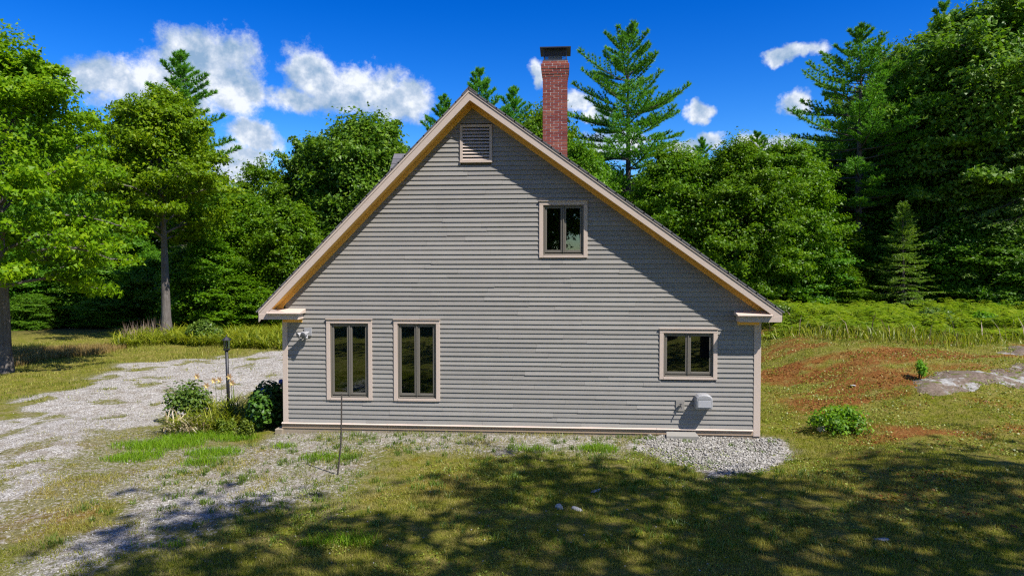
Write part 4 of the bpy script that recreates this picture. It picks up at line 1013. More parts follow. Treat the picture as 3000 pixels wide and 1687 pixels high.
def conifer(seed, H, Rr, zb, tr, bark, needm, whorl=.5, nb=5, prof='pine', ln=.17, wd=.03, k=6, tw=9, upt=.20, sag=0.0, bare=0.0, tuft=.16, jitter=.3, gap=0.0):
    r = np.random.default_rng(seed); T = Tubes(); B = Tubes()
    tl = trunk_line(r, H, wob=.05); T.add(tl, tr*(1-np.linspace(0, 1, 12)*.97), 8)
    PP, DD = [], []
    if bare:                                # dead stubs on the clear stem
        for i in range(26):
            z = r.uniform(zb*.45, zb*1.1); a = r.uniform(0, 6.28); L = r.uniform(.4, 1.6)*bare
            b = np.array([np.interp(z, tl[:, 2], tl[:, 0]), np.interp(z, tl[:, 2], tl[:, 1]), z]); s = np.linspace(0, 1, 4)
            B.add(b+np.stack([np.cos(a)*L*s, np.sin(a)*L*s, -.12*L*s+.05*np.sin(s*6)], 1), .02*(1-.8*s), 4)
    z = zb
    while z < H-.15:
        t = (z-zb)/(H-zb)
        if prof == 'pine': pr = (min(1, .62+.9*t) if t < .35 else (1-((t-.35)/.65)**1.25)*.97+.05)
        elif prof == 'spruce': pr = (1-t)**.9+.03
        else: pr = min(1, .75+t*.8)*(1-t**1.8)+.05
        nn = nb if r.random() > gap else max(1, nb//2)
        a0 = r.uniform(0, 6.28)
        for b_ in range(nn):
            L = Rr*pr*r.uniform(1-jitter, 1+jitter*.5)*(1+(.28*math.sin(z*1.1+seed)*math.sin(a0*2+b_) if prof == 'pine' else 0))
            if L < .12: L = .12
            az = a0+b_*2*math.pi/nn+r.uniform(-.35, .35); el = R(-6+50*t**2+r.uniform(-10, 12)) if prof == 'pine' else R(-12+50*t**2+r.uniform(-7, 7))
            base = np.array([np.interp(z, tl[:, 2], tl[:, 0]), np.interp(z, tl[:, 2], tl[:, 1]), z+r.uniform(-.15, .15)])
            s = np.linspace(0, 1, 7)
            P = base+np.stack([np.cos(az)*L*s*math.cos(el), np.sin(az)*L*s*math.cos(el), L*s*math.sin(el)+L*(upt*s**2.2-sag*s)], 1)
            r0 = tr*.22*(1-.7*t)*min(1, L/Rr+.25); B.add(P, r0*(1-.9*s)+.004, 4)
            nt_ = max(3, int(tw*(L/Rr)**.8+2))
            for j in range(nt_):
                u = .22+.78*(j+.5)/nt_ if prof == 'pine' else .08+.92*(j+.5)/nt_
                q = u*6; i0 = int(min(q, 5)); b0 = P[i0]*(1-(q-i0))+P[i0+1]*(q-i0); tg = P[i0+1]-P[i0]; tg = tg/np.linalg.norm(tg)
                l2 = (.20+.34*L*(1.05-u))*r.uniform(.7, 1.2)
                for sd in (-1, 1):
                    a2 = sd*R(r.uniform(38, 62)); ca, sa = math.cos(a2), math.sin(a2)
                    d2 = np.array([tg[0]*ca-tg[1]*sa, tg[0]*sa+tg[1]*ca, tg[2]+(r.uniform(.05, .4) if prof == 'pine' else r.uniform(-.32, .05))]); d2 /= np.linalg.norm(d2)
                    m = max(2, int(l2/tuft)); s2 = (np.arange(m)+.8)/m*l2
                    PP.append(b0+d2*s2[:, None]); DD.append(np.repeat(d2[None], m, 0))
            m = max(2, int(L*.5/tuft)); s2 = np.linspace(.55, 1, m); PP.append(np.stack([np.interp(s2, s, P[:, c]) for c in range(3)], 1)); DD.append(np.repeat(((P[-1]-P[-2])/np.linalg.norm(P[-1]-P[-2]))[None], m, 0))
        z += whorl*r.uniform(.7, 1.3)*(.55+.45*(1-t) if prof != 'pine' else .7+.3*(1-t))
    zz = np.arange(H-.9, H, .1); PP.append(np.stack([np.interp(zz, tl[:, 2], tl[:, 0]), np.interp(zz, tl[:, 2], tl[:, 1]), zz], 1)); DD.append(np.repeat(np.array([[0, 0, 1.]]), len(zz), 0))
    P = np.concatenate(PP); D = np.concatenate(DD); D[:, 2] += .25 if prof == 'pine' else 0
    V, F = needles(r, P, D, k, ln, wd, .55 if prof == 'pine' else .42)
    return dict(trunk=T.mesh('trunk', bark), branches=B.mesh('branches', bark), crown=mesh_np('crown', V, F, needm), H=H, R=Rr)
def plant_tree(name, kind, x, y, label, cat='tree', group=None, rot=0., sc=(1, 1, 1), z=None):
    o = empty(name, (x, y, (float(terrain(x, y)) if z is None else z)-.06), rot)
    for p in ('trunk', 'branches', 'crown'): link(p, kind[p], o)
    o.scale = sc
    return tag(o, label, cat, group)
def tree_px(name, kind, u, vtop, D, label, width=None, group=None, rot=None, cat='tree', seed=0):
    """stand a tree D metres into the scene so that its crown top is where the survey says"""
    p = at(u, vtop, D-15.5); r = random.Random(seed+int(u)); g = float(terrain(p[0], p[1]))
    s = (p[2]-g)/kind['H']; w = (width*D/FPX/2)/kind['R'] if width else s
    return plant_tree(name, kind, p[0], p[1], label, cat, group, rot if rot is not None else r.uniform(0, 6.28), (w, w, s))

K_MAPLE1 = decid(1, 12.4, 4.15, 3.4, .21, BARK_G, L_MAPLE, nl=46, ns=8, per=58, leaf=.125, fill=.4, tip=.10, peak=.26, up0=4, up1=66, rc=.52, droop=.12, low=.8)
K_MAPLE2 = decid(2, 13.4, 3.7, 5.6, .27, BARK_G, L_MAPLE, nl=34, ns=8, per=74, leaf=.135, fill=.9, tip=.06, peak=.28, up0=12, up1=70, rc=.58, fork=.0, low=.7)
K_OAK1 = decid(3, 13.6, 4.0, 3.0, .25, BARK_D, L_OAK, nl=34, ns=7, per=58, leaf=.175, peak=.5, up0=10, up1=60, rc=.62, flat=.5, low=.6)
K_OAK2 = decid(4, 16, 5.0, 3.5, .30, BARK_D, L_OAK, nl=40, ns=8, per=58, leaf=.17, peak=.55, up0=10, up1=64, rc=.68, flat=.45, low=.7)
K_BEECH1 = decid(5, 11.5, 3.6, .8, .16, BARK_G, L_BEECH, nl=46, ns=7, per=64, leaf=.13, peak=.35, up0=6, up1=68, rc=.6, flat=.45, low=.75)
K_BEECH2 = decid(6, 8.5, 2.6, .5, .10, BARK_G, L_BEECH, nl=36, ns=6, per=54, leaf=.13, peak=.3, up0=8, up1=60, rc=.5, flat=.42, low=.75)
K_DEEP1 = decid(7, 8, 2.8, .4, .12, BARK_D, L_DEEP, nl=38, ns=7, per=54, leaf=.135, peak=.35, up0=0, up1=55, rc=.6, flat=.4, low=.85)
K_DEEP2 = decid(8, 12, 3.8, 1.0, .2, BARK_D, L_DEEP, nl=42, ns=7, per=54, leaf=.16, peak=.4, up0=4, up1=60, rc=.65, flat=.45, low=.8)
K_SPARSE = decid(9, 10.5, 2.4, 4.2, .10, BARK_G, L_BEECH, nl=20, ns=6, per=44, leaf=.12, peak=.55, up0=25, up1=62, rc=.5, flat=.3, low=.5)
K_PINE1 = conifer(21, 20.3, 4.6, 7.6, .34, BARK_P, N_PINE, whorl=.62, nb=5, bare=1.0, jitter=.5, gap=.25, tw=10, ln=.24, wd=.045, k=18, tuft=.2)
K_PINE2 = conifer(22, 19.6, 4.4, 7.2, .32, BARK_P, N_PINE, whorl=.66, nb=5, bare=1.2, jitter=.5, tw=10, ln=.24, wd=.045, k=18, tuft=.2, gap=.3)
K_PINE3 = conifer(23, 18.5, 3.4, 7.5, .26, BARK_P, N_PINE, whorl=.75, nb=4, bare=.8, jitter=.45, gap=.2, tw=9, ln=.26, wd=.05, k=18, tuft=.22)
K_SPRUCE = conifer(24, 7.9, 2.1, .5, .11, BARK_P, N_SPRUCE, whorl=.40, nb=5, prof='spruce', ln=.11, wd=.035, k=6, tw=8, upt=.16, tuft=.12, jitter=.42)
K_HEM = conifer(25, 16, 4.0, 1.0, .26, BARK_D, N_HEM, whorl=.46, nb=6, prof='hemlock', ln=.16, wd=.05, k=5, tw=9, upt=-.05, sag=.10, tuft=.2, jitter=.3)

# trees one can pick out, left to right
plant_tree('maple_tree', K_MAPLE1, -19.9, 8.45, 'big yellow-green maple with thick grey trunk at the left edge', rot=.6, group=None)
plant_tree('maple_tree', K_MAPLE2, -21.0, 20.7, 'yellow-green maple with tall bare grey trunk among daylilies, left of the house', rot=2.0)
tree_px('white_pine', K_PINE3, 530, 160, 52, 'dark pine rising behind the second maple on the left', 330)
tree_px('young_tree', K_SPARSE, 765, 458, 46, 'thin open-crowned young tree against cloud between maple and house', 190)
tree_px('young_tree', K_BEECH1, 720, 560, 43, 'bright green young beech directly right of the maple with bare trunk', 330)
tree_px('young_tree', K_BEECH2, 850, 590, 41, 'bright green sapling close to the left roof slope', 260)
tree_px('young_tree', K_BEECH2, 610, 690, 39.5, 'low bright sapling right of the bare maple trunk', 250, seed=5)
tree_px('young_tree', K_BEECH2, 700, 800, 39, 'knee-branched yellow-tipped sapling low at the forest edge left of the house', 230, seed=8)
tree_px('white_pine', K_PINE3, 905, 495, 56, 'slim pine tip between the open young tree and the oak', 240, rot=1.0)
tree_px('oak_tree', K_OAK1, 1075, 318, 46, 'large dark green oak behind the left roof slope', 400, rot=.5)
tree_px('oak_tree', K_OAK1, 930, 385, 49, 'lower dark oak at the left side of the large oak', 300, rot=3.5)
tree_px('white_pine', K_PINE3, 1300, 285, 55, 'pine just left of the roof peak', 230, rot=2.2)
tree_px('white_pine', K_PINE3, 1410, 208, 54, 'tall pine rising right behind the roof peak', 250, rot=4.0)
tree_px('white_pine', K_PINE3, 1505, 262, 57, 'pine between roof peak and chimney', 230, rot=5.1)
tree_px('maple_tree', K_BEECH1, 1600, 285, 44, 'leafy green tree directly behind the chimney', 330, rot=1.5)
tree_px('maple_tree', K_BEECH1, 1700, 400, 42, 'small leafy tree just right of the chimney base', 260, rot=4.4)
tree_px('white_pine', K_PINE1, 1842, 82, 50, 'tall lone white pine standing clear right of the chimney', 400, rot=.9)
tree_px('beech_tree', K_BEECH1, 1990, 412, 43, 'rounded yellow-green tree right of the lone pine', 330, rot=2.9)
tree_px('beech_tree', K_BEECH1, 2150, 395, 42, 'rounded yellow-green tree midway along the right treeline', 340, rot=.2)
tree_px('beech_tree', K_BEECH1, 2300, 400, 44, 'rounded green tree left of the tall right-hand pine', 330, rot=5.2)
tree_px('white_pine', K_PINE3, 2215, 390, 55, 'pine tip showing over the rounded trees at right', 200, rot=.4)
tree_px('white_pine', K_PINE3, 2055, 408, 57, 'small pine tip above the tree beside the lone pine', 160, rot=1.4)
tree_px('white_pine', K_PINE2, 2520, 82, 47, 'tall white pine with bare lower trunk in the right treeline', 430, rot=2.5)
tree_px('white_pine', K_PINE3, 2772, 14, 58, 'pine top poking over the big right-hand broadleaf trees', 260, rot=3.0)
tree_px('oak_tree', K_OAK2, 2700, 95, 50, 'tall green broadleaf tree right of the bare-trunked pine', 420, rot=1.1)
tree_px('oak_tree', K_OAK2, 2900, -20, 46, 'tallest broadleaf tree at the upper right corner', 560, rot=4.1)
tree_px('hemlock_tree', K_HEM, 2850, 130, 45, 'drooping dark hemlock at right with pale branch tips', 430, rot=.3)
tree_px('hemlock_tree', K_HEM, 3020, 80, 43, 'large dark hemlock cut by the right edge', 420, rot=2.3)
tree_px('spruce_tree', K_SPRUCE, 2650, 590, 42.5, 'small conical light green spruce at the forest edge', 210, rot=.3)
tree_px('spruce_tree', K_SPRUCE, 2720, 690, 47, 'darker young spruce half hidden beside the small conical spruce', 210, rot=1.7)
# saplings along the edge of the wood
edge = [(40,735,42,K_DEEP1,260,'left'),(150,700,44,K_DEEP1,300,'left'),(270,730,43,K_DEEP1,260,'left'),(370,690,45,K_DEEP1,280,'left'),(450,740,43,K_DEEP1,240,'left'),(560,720,42,K_DEEP1,240,'left'),
        (90,860,40,K_DEEP1,180,'left'),(330,850,41,K_DEEP1,200,'left'),(780,690,44,K_DEEP1,240,'left'),(-60,700,41,K_DEEP1,260,'left'),
        (2020,640,47,K_DEEP1,260,'right'),(2130,600,46,K_DEEP1,280,'right'),(2260,620,46,K_BEECH2,260,'right'),(2360,660,45,K_DEEP1,260,'right'),(2440,640,46,K_BEECH2,240,'right'),(2560,650,48,K_DEEP1,260,'right'),
        (2470,780,43.5,K_BEECH2,170,'right'),(2330,790,44,K_BEECH2,170,'right'),(2800,640,44,K_DEEP1,260,'right'),(2900,660,43,K_DEEP1,280,'right'),(3000,640,43,K_DEEP1,280,'right'),(2120,760,44,K_DEEP1,220,'right'),(2590,800,46,K_DEEP1,200,'right'),(2230,740,45,K_DEEP1,230,'right')]
ORD = ['first', 'second', 'third', 'fourth', 'fifth', 'sixth', 'seventh', 'eighth', 'ninth', 'tenth', 'eleventh', 'twelfth', 'thirteenth', 'fourteenth', 'fifteenth']
cnt_ = {'left': 0, 'right': 0}
for i, (u, v, D, kd, wd, side) in enumerate(sorted(edge, key=lambda e: e[0])):
    tree_px('sapling', kd, u, v, D, '%s shady sapling from the left in the leafy wall of the %s forest edge' % (ORD[cnt_[side]], side), wd, 'saplings along the %s forest edge' % side, seed=i*31); cnt_[side] += 1
# the wood behind them
back = [(-120,330,46,K_DEEP2),(60,300,52,K_DEEP2),(200,400,50,K_DEEP2),(330,430,53,K_DEEP2),(440,420,58,K_DEEP2),(580,480,56,K_DEEP2),(690,540,57,K_DEEP2),(810,560,55,K_DEEP2),(880,520,60,K_OAK1),(1010,470,56,K_DEEP2),(1150,430,58,K_OAK1),
        (1480,360,52,K_DEEP2),(1760,470,54,K_DEEP2),(1900,500,56,K_DEEP2),(2020,450,55,K_DEEP2),(2180,450,57,K_DEEP2),(2330,440,54,K_DEEP2),(2420,400,56,K_DEEP2),(2560,300,58,K_OAK2),(2640,260,52,K_DEEP2),(2780,200,53,K_DEEP2),(2960,150,55,K_OAK2),(2460,560,50,K_DEEP2),(2240,560,51,K_DEEP2),(2060,560,50,K_DEEP2),(2700,420,49,K_DEEP2),(2850,400,48,K_DEEP2)]
for i, (u, v, D, kd) in enumerate(back):
    sd = 'left' if u < 1300 else 'right'
    tree_px('forest_tree', kd, u, v, D, 'green broadleaf tree in the dense wood behind the house on the %s' % sd, None if i % 2 else 330, 'trees of the dense wood on the %s' % sd, seed=i*17+3)
# trees behind the photographer: they shade the lawn and stand in the window reflections
k = np.array([-SUN[0]/SUN[2], -SUN[1]/SUN[2]])
K_SHADE = decid(31, 20, 4.2, 9, .3, BARK_D, L_OAK, nl=26, ns=6, per=4, leaf=.28, peak=.45, up0=10, up1=60, rc=.75, flat=.5, low=.6, fill=.5)
shade = [(-2.7,-7.5,19,K_SHADE),(1.2,-9.4,20,K_SHADE),(1.5,-5.5,20,K_SHADE),(5.0,-5.9,19,K_SHADE),(8.6,-4.6,20,K_SHADE),(12.4,-4.6,19,K_SHADE),(3.6,-13.6,20,K_SHADE),(9.4,-11.6,21,K_SHADE),(-3.2,-14.0,19,K_SHADE),(-9.0,-16.0,20,K_SHADE)]
for i, (sx, sy, H, kd) in enumerate(shade):
    zc = H*.72                              # crown centre height throws its shade on (sx, sy)
    s = H/kd['H']
    plant_tree('shade_tree', kd, sx-k[0]*zc, sy-k[1]*zc, 'tall broadleaf tree behind the photographer shading the lawn', 'tree', 'trees behind the photographer', i*1.3, (s*.9, s*.9, s))
for i, (x, y, kd) in enumerate([(-9, -27, K_MAPLE2), (-3, -30, K_OAK1), (3, -31, K_MAPLE2), (-15, -25, K_OAK1), (9, -29, K_OAK1)]):
    plant_tree('shade_tree', kd, x, y, 'tall broadleaf tree behind the photographer shading the lawn', 'tree', 'trees behind the photographer', i*2.1, (1.1, 1.1, 1.15))
# ================================================================== SHRUBS, FLOWERS, FERNS
RG = np.random.default_rng(77)
def bush(name, x, y, R0, H0, leafm, n, leaf, label, lobes=9, cat='shrub', stems=12, rz_=1.0):
    z = float(terrain(x, y)); o = empty(name, (x, y, z-.02)); r = RG
    S = Tubes()
    C = []
    for i in range(lobes):
        a = r.uniform(0, 6.28); d = R0*math.sqrt(r.random())*.72; C.append((math.cos(a)*d, math.sin(a)*d, H0*r.uniform(.35, .85)*(1-.35*(d/R0))))
    C = np.array(C); g = r.integers(0, lobes, n); d = r.normal(size=(n, 3)); d /= np.linalg.norm(d, axis=1, keepdims=True)
    rad = r.random((n, 1))**.4*np.array([[R0*.42, R0*.42, H0*.30]])
    c = C[g]+d*rad; c[:, 2] = np.clip(c[:, 2], .02, None)
    nr = d*.7+np.array([[0, 0, .7]])+r.normal(size=(n, 3))*.45
    V, F = leafquads(c, nr, leaf*r.uniform(.6, 1.3, n), asp=.6)
    for i in range(stems):
        t = C[i % lobes]; S.add(np.array([(t[0]*.15, t[1]*.15, -.05), (t[0]*.6, t[1]*.6, t[2]*.5), t]), [.012, .009, .004], 5)
    link('stems', S.mesh('stems', BARK_D), o); link('foliage', mesh_np('foliage', V, F, leafm), o)
    return tag(o, label, cat)
L_HYD = mat_leaf('hydrangea_leaves', (.03, .09, .008), (.05, .13, .01), (.09, .19, .02), trans=.25, rough=.4, spec=.4)
L_SHRUB = mat_leaf('shrub_leaves', (.05, .10, .012), (.09, .16, .016), (.16, .22, .03), trans=.3)
L_LIME = mat_leaf('lime_leaves', (.09, .15, .01), (.15, .21, .015), (.24, .29, .04), trans=.4)
L_FERNB = mat_leaf('leafy_bush_leaves', (.06, .16, .006), (.12, .26, .008), (.22, .36, .02), trans=.45)
hy = bush('hydrangea_bush', -7.05, .75, .80, 1.08, L_HYD, 5200, .13, 'dark green hydrangea with blue flower heads in the shade of the left house corner', 14)
bl = mat_leaf('blue_petals', (.03, .05, .30), (.05, .09, .45), (.16, .22, .6), trans=.3)
for (fx, fy, fz) in [(.45, -.1, 1.10), (.62, .1, 1.0), (.1, -.3, .92)]:
    d = RG.normal(size=(160, 3)); d /= np.linalg.norm(d, axis=1, keepdims=True)
    V, F = leafquads(d*.055+np.array([[fx, fy, fz]]), d+RG.normal(size=(160, 3))*.2, np.full(160, .032), asp=.9, fold=.02)
    link('flower_head', mesh_np('flower_head', V, F, bl), hy)
bush('garden_shrub', -9.2, 1.25, .6, 1.2, L_SHRUB, 1700, .10, 'upright dark-leaved shrub left of the lamp post', 14)
bush('garden_shrub', -7.65, -.05, .30, .42, L_LIME, 900, .06, 'small lime-green shrub in front of the dark hydrangea', 6)
bush('garden_shrub', -7.0, -.35, .24, .42, L_LIME, 700, .05, 'little pale green seedling bush at the corner of the foundation', 6)
bush('leafy_bush', 6.0, .35, .68, .62, L_FERNB, 1700, .085, 'bright green leafy bush growing on the bank right of the house', 22)
p = gt(2692, 1112); bush('leafy_bush', p[0], p[1], .24, .55, L_FERNB, 420, .07, 'small upright green plant at the left end of the granite ledge', 6)
p = gnd(600, 1000); bush('garden_shrub', p[0], p[1], 1.0, 1.15, L_SHRUB, 4200, .12, 'rounded blue-green shrub among the daylilies behind the lamp post', 10)
# strap-leaved clump, half withered
def strap(x, y, n, R0, ln, wd, z=None):
    """arching strap leaves, 4 segments each"""
    r = RG; a = r.uniform(0, 6.28, n); d = R0*np.sqrt(r.random(n)); b = r.uniform(0, 6.28, n)
    px, py = x+d*np.cos(b), y+d*np.sin(b); pz = (terrain(px, py) if z is None else z)-.01
    L = ln*r.uniform(.6, 1.15, n); el = r.uniform(.95, 1.5, n); s = np.linspace(0, 1, 5)
    hor = L[:, None]*(s*np.cos(el)[:, None]+.42*s**2.2); ver = L[:, None]*(s*np.sin(el)[:, None]-.50*s**2.6*r.uniform(.4, 1.4, n)[:, None])
    w = wd*r.uniform(.7, 1.2, n)[:, None]*np.array([.7, 1, .95, .6, .04])
    P = np.stack([px[:, None]+np.cos(a)[:, None]*hor, py[:, None]+np.sin(a)[:, None]*hor, pz[:, None]+ver], -1)
    sd = np.stack([-np.sin(a), np.cos(a), 0*a], 1)[:, None, :]*w[..., None]*.5
    V = np.stack([P-sd, P+sd], 2).reshape(-1, 3); k = (np.arange(n)*10)[:, None, None]
    q = np.array([[0, 1, 3, 2]])+np.arange(4)[:, None]*2
    return V, (k+q[None]).reshape(-1, 4)
L_STRAP = mat_leaf('daylily_blades', (.10, .15, .008), (.20, .235, .012), (.33, .33, .03), trans=.4)
L_DRY = mat_leaf('withered_blades', (.16, .11, .05), (.36, .29, .17), (.60, .52, .38), trans=.2)
dl = empty('daylily_clump', (-8.3, .45, -.15)); tag(dl, 'half-withered daylily clump with cream dead leaves at the foot of the lamp post', 'flowers')
def place(parts_parent, V, F, nm, mat):
    o = link(nm, mesh_np(nm, V-np.array(parts_parent.location)[None], F, mat), parts_parent); return o
V1 = [strap(-8.75, .35, 130, .35, .75, .026), strap(-8.15, .45, 170, .4, .7, .024), strap(-7.75, .9, 120, .4, .75, .024), strap(-8.5, 1.5, 140, .35, .95, .024), strap(-8.1, 1.2, 140, .35, .9, .024)]
def cat_(L_):
    n = 0; vs, fs = [], []
    for v_, f_ in L_: vs.append(v_); fs.append(f_+n); n += len(v_)
    return np.concatenate(vs), np.concatenate(fs)
place(dl, *cat_(V1), 'green_leaves', L_STRAP)
place(dl, *cat_([strap(-8.8, .2, 90, .38, .62, .036), strap(-8.35, .15, 40, .3, .5, .03), strap(-9.0, .5, 30, .2, .6, .035)]), 'withered_leaves', L_DRY)
PETAL = mat_leaf('lily_petals', (.55, .28, .22), (.7, .42, .25), (.8, .62, .2), trans=.35)
STEM = mat_plain('flower_stem', (.09, .13, .03), .7)
for i, (fx, fy, h) in enumerate([(-8.62, 1.5, 1.0), (-8.78, 1.45, .88), (-8.22, 1.5, 1.08), (-8.18, 1.55, .92), (-8.45, 1.45, 1.02), (-9.05, 1.5, 1.12)]):
    z = float(terrain(fx, fy)); o = empty('daylily_flower', (fx, fy, z)); lab = ['pink and yellow lily bloom left of the lamp post, upper one', 'pink and yellow lily bloom left of the lamp post, lower one', 'pink and yellow lily bloom right of the lamp post, highest', 'yellow lily bloom right of the lamp post, lower', 'pink lily bloom directly before the lamp post', 'pinkish lily bloom above the upright dark shrub'][i]
    tag(o, lab, 'flower', 'lilies round the lamp post')
    MB().tube([(0, 0, -.05), (.02, 0, h*.5), (.0, -.02, h)], [.008, .006, .005], 5).build('stem', STEM, o)
    b = MB()
    for k_ in range(6):
        a = k_*math.pi/3; d = np.array([math.cos(a), -.2, math.sin(a)]); sdv = np.array([-math.sin(a), 0, math.cos(a)]); base = np.array([0, -.03, h]); ax_ = np.array([0, -.9, .2])
        p1 = base+d*.045+ax_*.06; p2 = base+d*.10+ax_*.05
        b.poly([base, p1-sdv*.022, p2, p1+sdv*.022], [(0, 1, 2, 3)])
    b.build('petals', PETAL, o)
# daylily bank beyond the driveway
def many_straps(n, px_poly, ln, wd, cnt, z=0.0):
    P = [tuple(gnd(u, v)[:2]) for u, v in px_poly]; A = np.array(P); out = []
    k = 0
    while k < n:
        x_, y_ = RG.uniform(A[:, 0].min(), A[:, 0].max()), RG.uniform(A[:, 1].min(), A[:, 1].max())
        if poly_sd(np.array(x_), np.array(y_), P) > 0: out.append(strap(x_, y_, cnt, .25, ln*RG.uniform(.7, 1.2), wd)); k += 1
    return cat_(out)
V, F = many_straps(420, [(330, 1012), (480, 1000), (600, 1010), (830, 1012), (900, 995), (860, 965), (640, 968), (420, 978)], .95, .05, 26)
stuff('daylily_bank', V, F, L_STRAP, 'bank of yellow-green daylily leaves beyond the driveway', 'ground cover')
# tall seeding grasses
def plumes(n, px_poly, h, mat, name, label, wd=.018):
    P = [tuple(gnd(u, v)[:2]) for u, v in px_poly]; A = np.array(P)
    x_ = RG.uniform(A[:, 0].min(), A[:, 0].max(), n*4); y_ = RG.uniform(A[:, 1].min(), A[:, 1].max(), n*4); ok = poly_sd(x_, y_, P) > 0
    x_, y_ = x_[ok][:n], y_[ok][:n]; m = len(x_)
    V, F = blades(x_, y_, h*RG.uniform(.6, 1.2, m), np.full(m, wd)*RG.uniform(.6, 1.4, m), .35)
    stuff(name, V, F, mat, label, 'grass')
L_PLUME = mat_leaf('plume_grass', (.16, .10, .09), (.28, .19, .15), (.40, .30, .22), trans=.25)
L_TAN = mat_leaf('dry_meadow_grass', (.16, .10, .03), (.28, .19, .06), (.40, .30, .12), trans=.25)
plumes(150, [(350, 1005), (480, 985), (490, 968), (360, 985)], 1.0, L_PLUME, 'plume_grass', 'feathery seeding grass left of the bare maple trunk', .035)
plumes(200, [(640, 965), (900, 960), (900, 945), (660, 950)], 1.0, L_PLUME, 'plume_grass', 'feathery seeding grass between the forest and the daylilies', .035)
plumes(9000, [(-60, 1085), (120, 1045), (330, 1022), (400, 1000), (240, 1008), (-60, 1030)], .26, L_TAN, 'meadow_grass', 'tall dry orange-brown meadow grass round the big left maple')
# bracken
def bracken(n, px_poly, zc):
    P = [tuple(gt(u, v)[:2]) for u, v in px_poly]; A = np.array(P)
    x_ = RG.uniform(A[:, 0].min(), A[:, 0].max(), n*4); y_ = RG.uniform(A[:, 1].min(), A[:, 1].max(), n*4); ok = poly_sd(x_, y_, P)+(fbm(x_, y_, .5, 301, 3)-.5)*7 > 0
    x_, y_ = x_[ok][:n], y_[ok][:n]; m = len(x_); z_ = terrain(x_, y_); ed = .3+.7*sstep(-.5, 3.0, poly_sd(x_, y_, P))
    a = RG.uniform(0, 6.28, m); H_ = RG.uniform(.6, 1.25, m)*(.2+1.6*fbm(x_, y_, .7, 201, 3))*ed; Lf = RG.uniform(.5, .9, m)
    K = 9; s = (np.arange(K)+.7)/K
    base = np.stack([x_, y_, z_+H_*(.15+.4*ed)], 1)
    d = np.stack([np.cos(a), np.sin(a), 0*a], 1); sd = np.stack([-np.sin(a), np.cos(a), 0*a], 1)
    rach = base[:, None]+d[:, None]*(Lf[:, None]*s)[..., None]; rach[..., 2] += (H_*.25)[:, None]*np.sin(s*2.2)[None]-.28*Lf[:, None]*s**2
    wl = Lf[:, None]*.42*(1-s)**.8+.03
    Vs, Fs, nn = [], [], 0
    for sg in (-1, 1):
        tip = rach+sg*sd[:, None]*wl[..., None]+d[:, None]*(wl*.35)[..., None]; tip[..., 2] -= wl*.25*RG.uniform(.2, 1.6, wl.shape)
        w = d[:, None]*(Lf[:, None]*.055)[..., None]
        mid = rach*.45+tip*.55; mid[..., 2] += wl*.07
        V = np.stack([rach-w*.5, mid-w, tip, mid+w], 2).reshape(-1, 3); Vs.append(V); Fs.append(np.arange(len(V)).reshape(-1, 4)+nn); nn += len(V)
    st = np.stack([x_, y_, z_], 1); w = sd*.004; top = rach[:, 0]
    V = np.stack([st-w, st+w, top+w, top-w], 1).reshape(-1, 3); Vs.append(V); Fs.append(np.arange(len(V)).reshape(-1, 4)+nn)
    return np.concatenate(Vs), np.concatenate(Fs)
L_FERN = mat_leaf('bracken_fronds', (.08, .15, .006), (.17, .25, .010), (.30, .33, .03), trans=.42, big=.9)
V, F = bracken(3900, [(2060, 985), (2400, 987), (2700, 995), (2850, 1008), (3060, 1000), (3250, 990), (3250, 930), (2000, 930)], 0)
stuff('bracken_ferns', V, F, L_FERN, 'dense bright green bracken at the foot of the right forest', 'ferns')
V, F = many_straps(26, [(2840, 1020), (2990, 1012), (3000, 1000), (2850, 1005)], .7, .03, 40)
stuff('tall_grass', V, F, L_STRAP, 'yellow-green tall grass clump before the ferns at right', 'grass')
V, F = many_straps(60, [(2230, 1000), (2500, 1002), (2800, 1012), (2800, 990), (2230, 985)], .45, .02, 30)
stuff('tall_grass', V, F, L_STRAP, 'fringe of grass along the front of the ferns', 'grass')
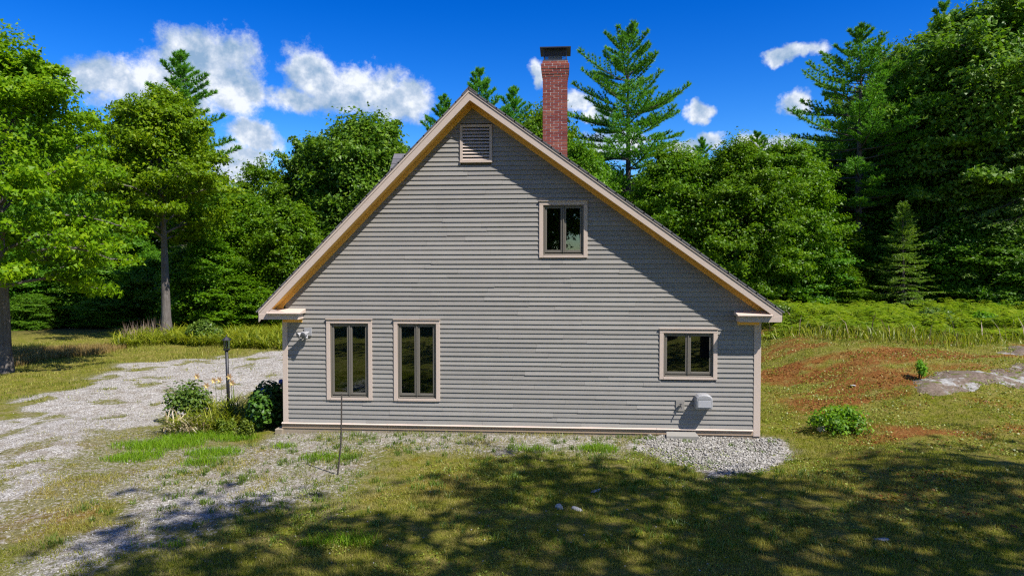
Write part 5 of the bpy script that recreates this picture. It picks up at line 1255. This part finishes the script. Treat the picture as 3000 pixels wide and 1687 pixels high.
def field_weeds(n, px_poly, h, mat, name, label):
    P = [tuple(gt(u, v)[:2]) for u, v in px_poly]; A = np.array(P)
    x_ = RG.uniform(A[:, 0].min(), A[:, 0].max(), n*4); y_ = RG.uniform(A[:, 1].min(), A[:, 1].max(), n*4)
    ok = (poly_sd(x_, y_, P) > 0) & (RG.random(n*4) < sstep(.35, .65, fbm(x_, y_, .6, 401, 4))); x_, y_ = x_[ok][:n], y_[ok][:n]; m = len(x_)
    V, F = blades(x_, y_, h*RG.uniform(.4, 1.2, m), np.full(m, .03)*RG.uniform(.6, 1.4, m), 1.1); stuff(name, V, F, mat, label, 'grass')
FERNP = [(2200, 1005), (2450, 1003), (2700, 1015), (2850, 1025), (3060, 1018), (3250, 1005), (3250, 950), (2100, 950)]
field_weeds(6000, FERNP, .5, L_STRAP, 'tall_weeds', 'yellow-green weeds and grass standing among the bracken')
field_weeds(160, FERNP, .9, L_PLUME, 'dry_stalks', 'brown dry stalks sticking out of the bracken')
for i, (u, v, r0, h0, lab) in enumerate([(2330, 975, .7, 1.2, 'dark shrub rising from the bracken near the right house corner'), (2600, 975, .6, 1.0, 'low shrub in the bracken below the small spruce'), (2830, 985, .8, 1.3, 'wide shrub in the bracken toward the right edge'), (2960, 990, .6, 1.0, 'shrub at the front of the bracken at the far right')]):
    p = gt(u, v); bush('wild_shrub', p[0], p[1]+2, r0, h0, L_FERNB if i % 2 else L_SHRUB, 1500, .13, lab, 12)
# dead pine snag
sx, sy = at(238, 900, 27.5)[:2]; sn = empty('dead_snag', (sx, sy, float(terrain(sx, sy)))); tag(sn, 'dead grey pine stem with bare branches in the dark wood at left', 'dead tree')
MB().tube([(0, 0, -.1), (.05, 0, 2.5), (-.1, 0, 5.2)], [.24, .2, .14], 9).build('trunk', mat_bark('dead_bark', (.2, .18, .16), (.42, .39, .36)), sn)
b = MB(); r = random.Random(9)
for i in range(22):
    z = r.uniform(2.0, 5.2); a = r.choice([r.uniform(2.4, 4.2), r.uniform(0, 6.28)]); L_ = r.uniform(.8, 2.4); pts = []
    for k_ in range(5): s_ = k_/4; pts.append((math.cos(a+.3*s_*r.uniform(-1, 1))*L_*s_, math.sin(a)*L_*s_, z-.25*L_*s_+.12*r.uniform(-1, 1)*s_))
    b.tube(pts, [.03, .024, .018, .012, .005], 4)
b.build('branches', bpy.data.materials['dead_bark'], sn)
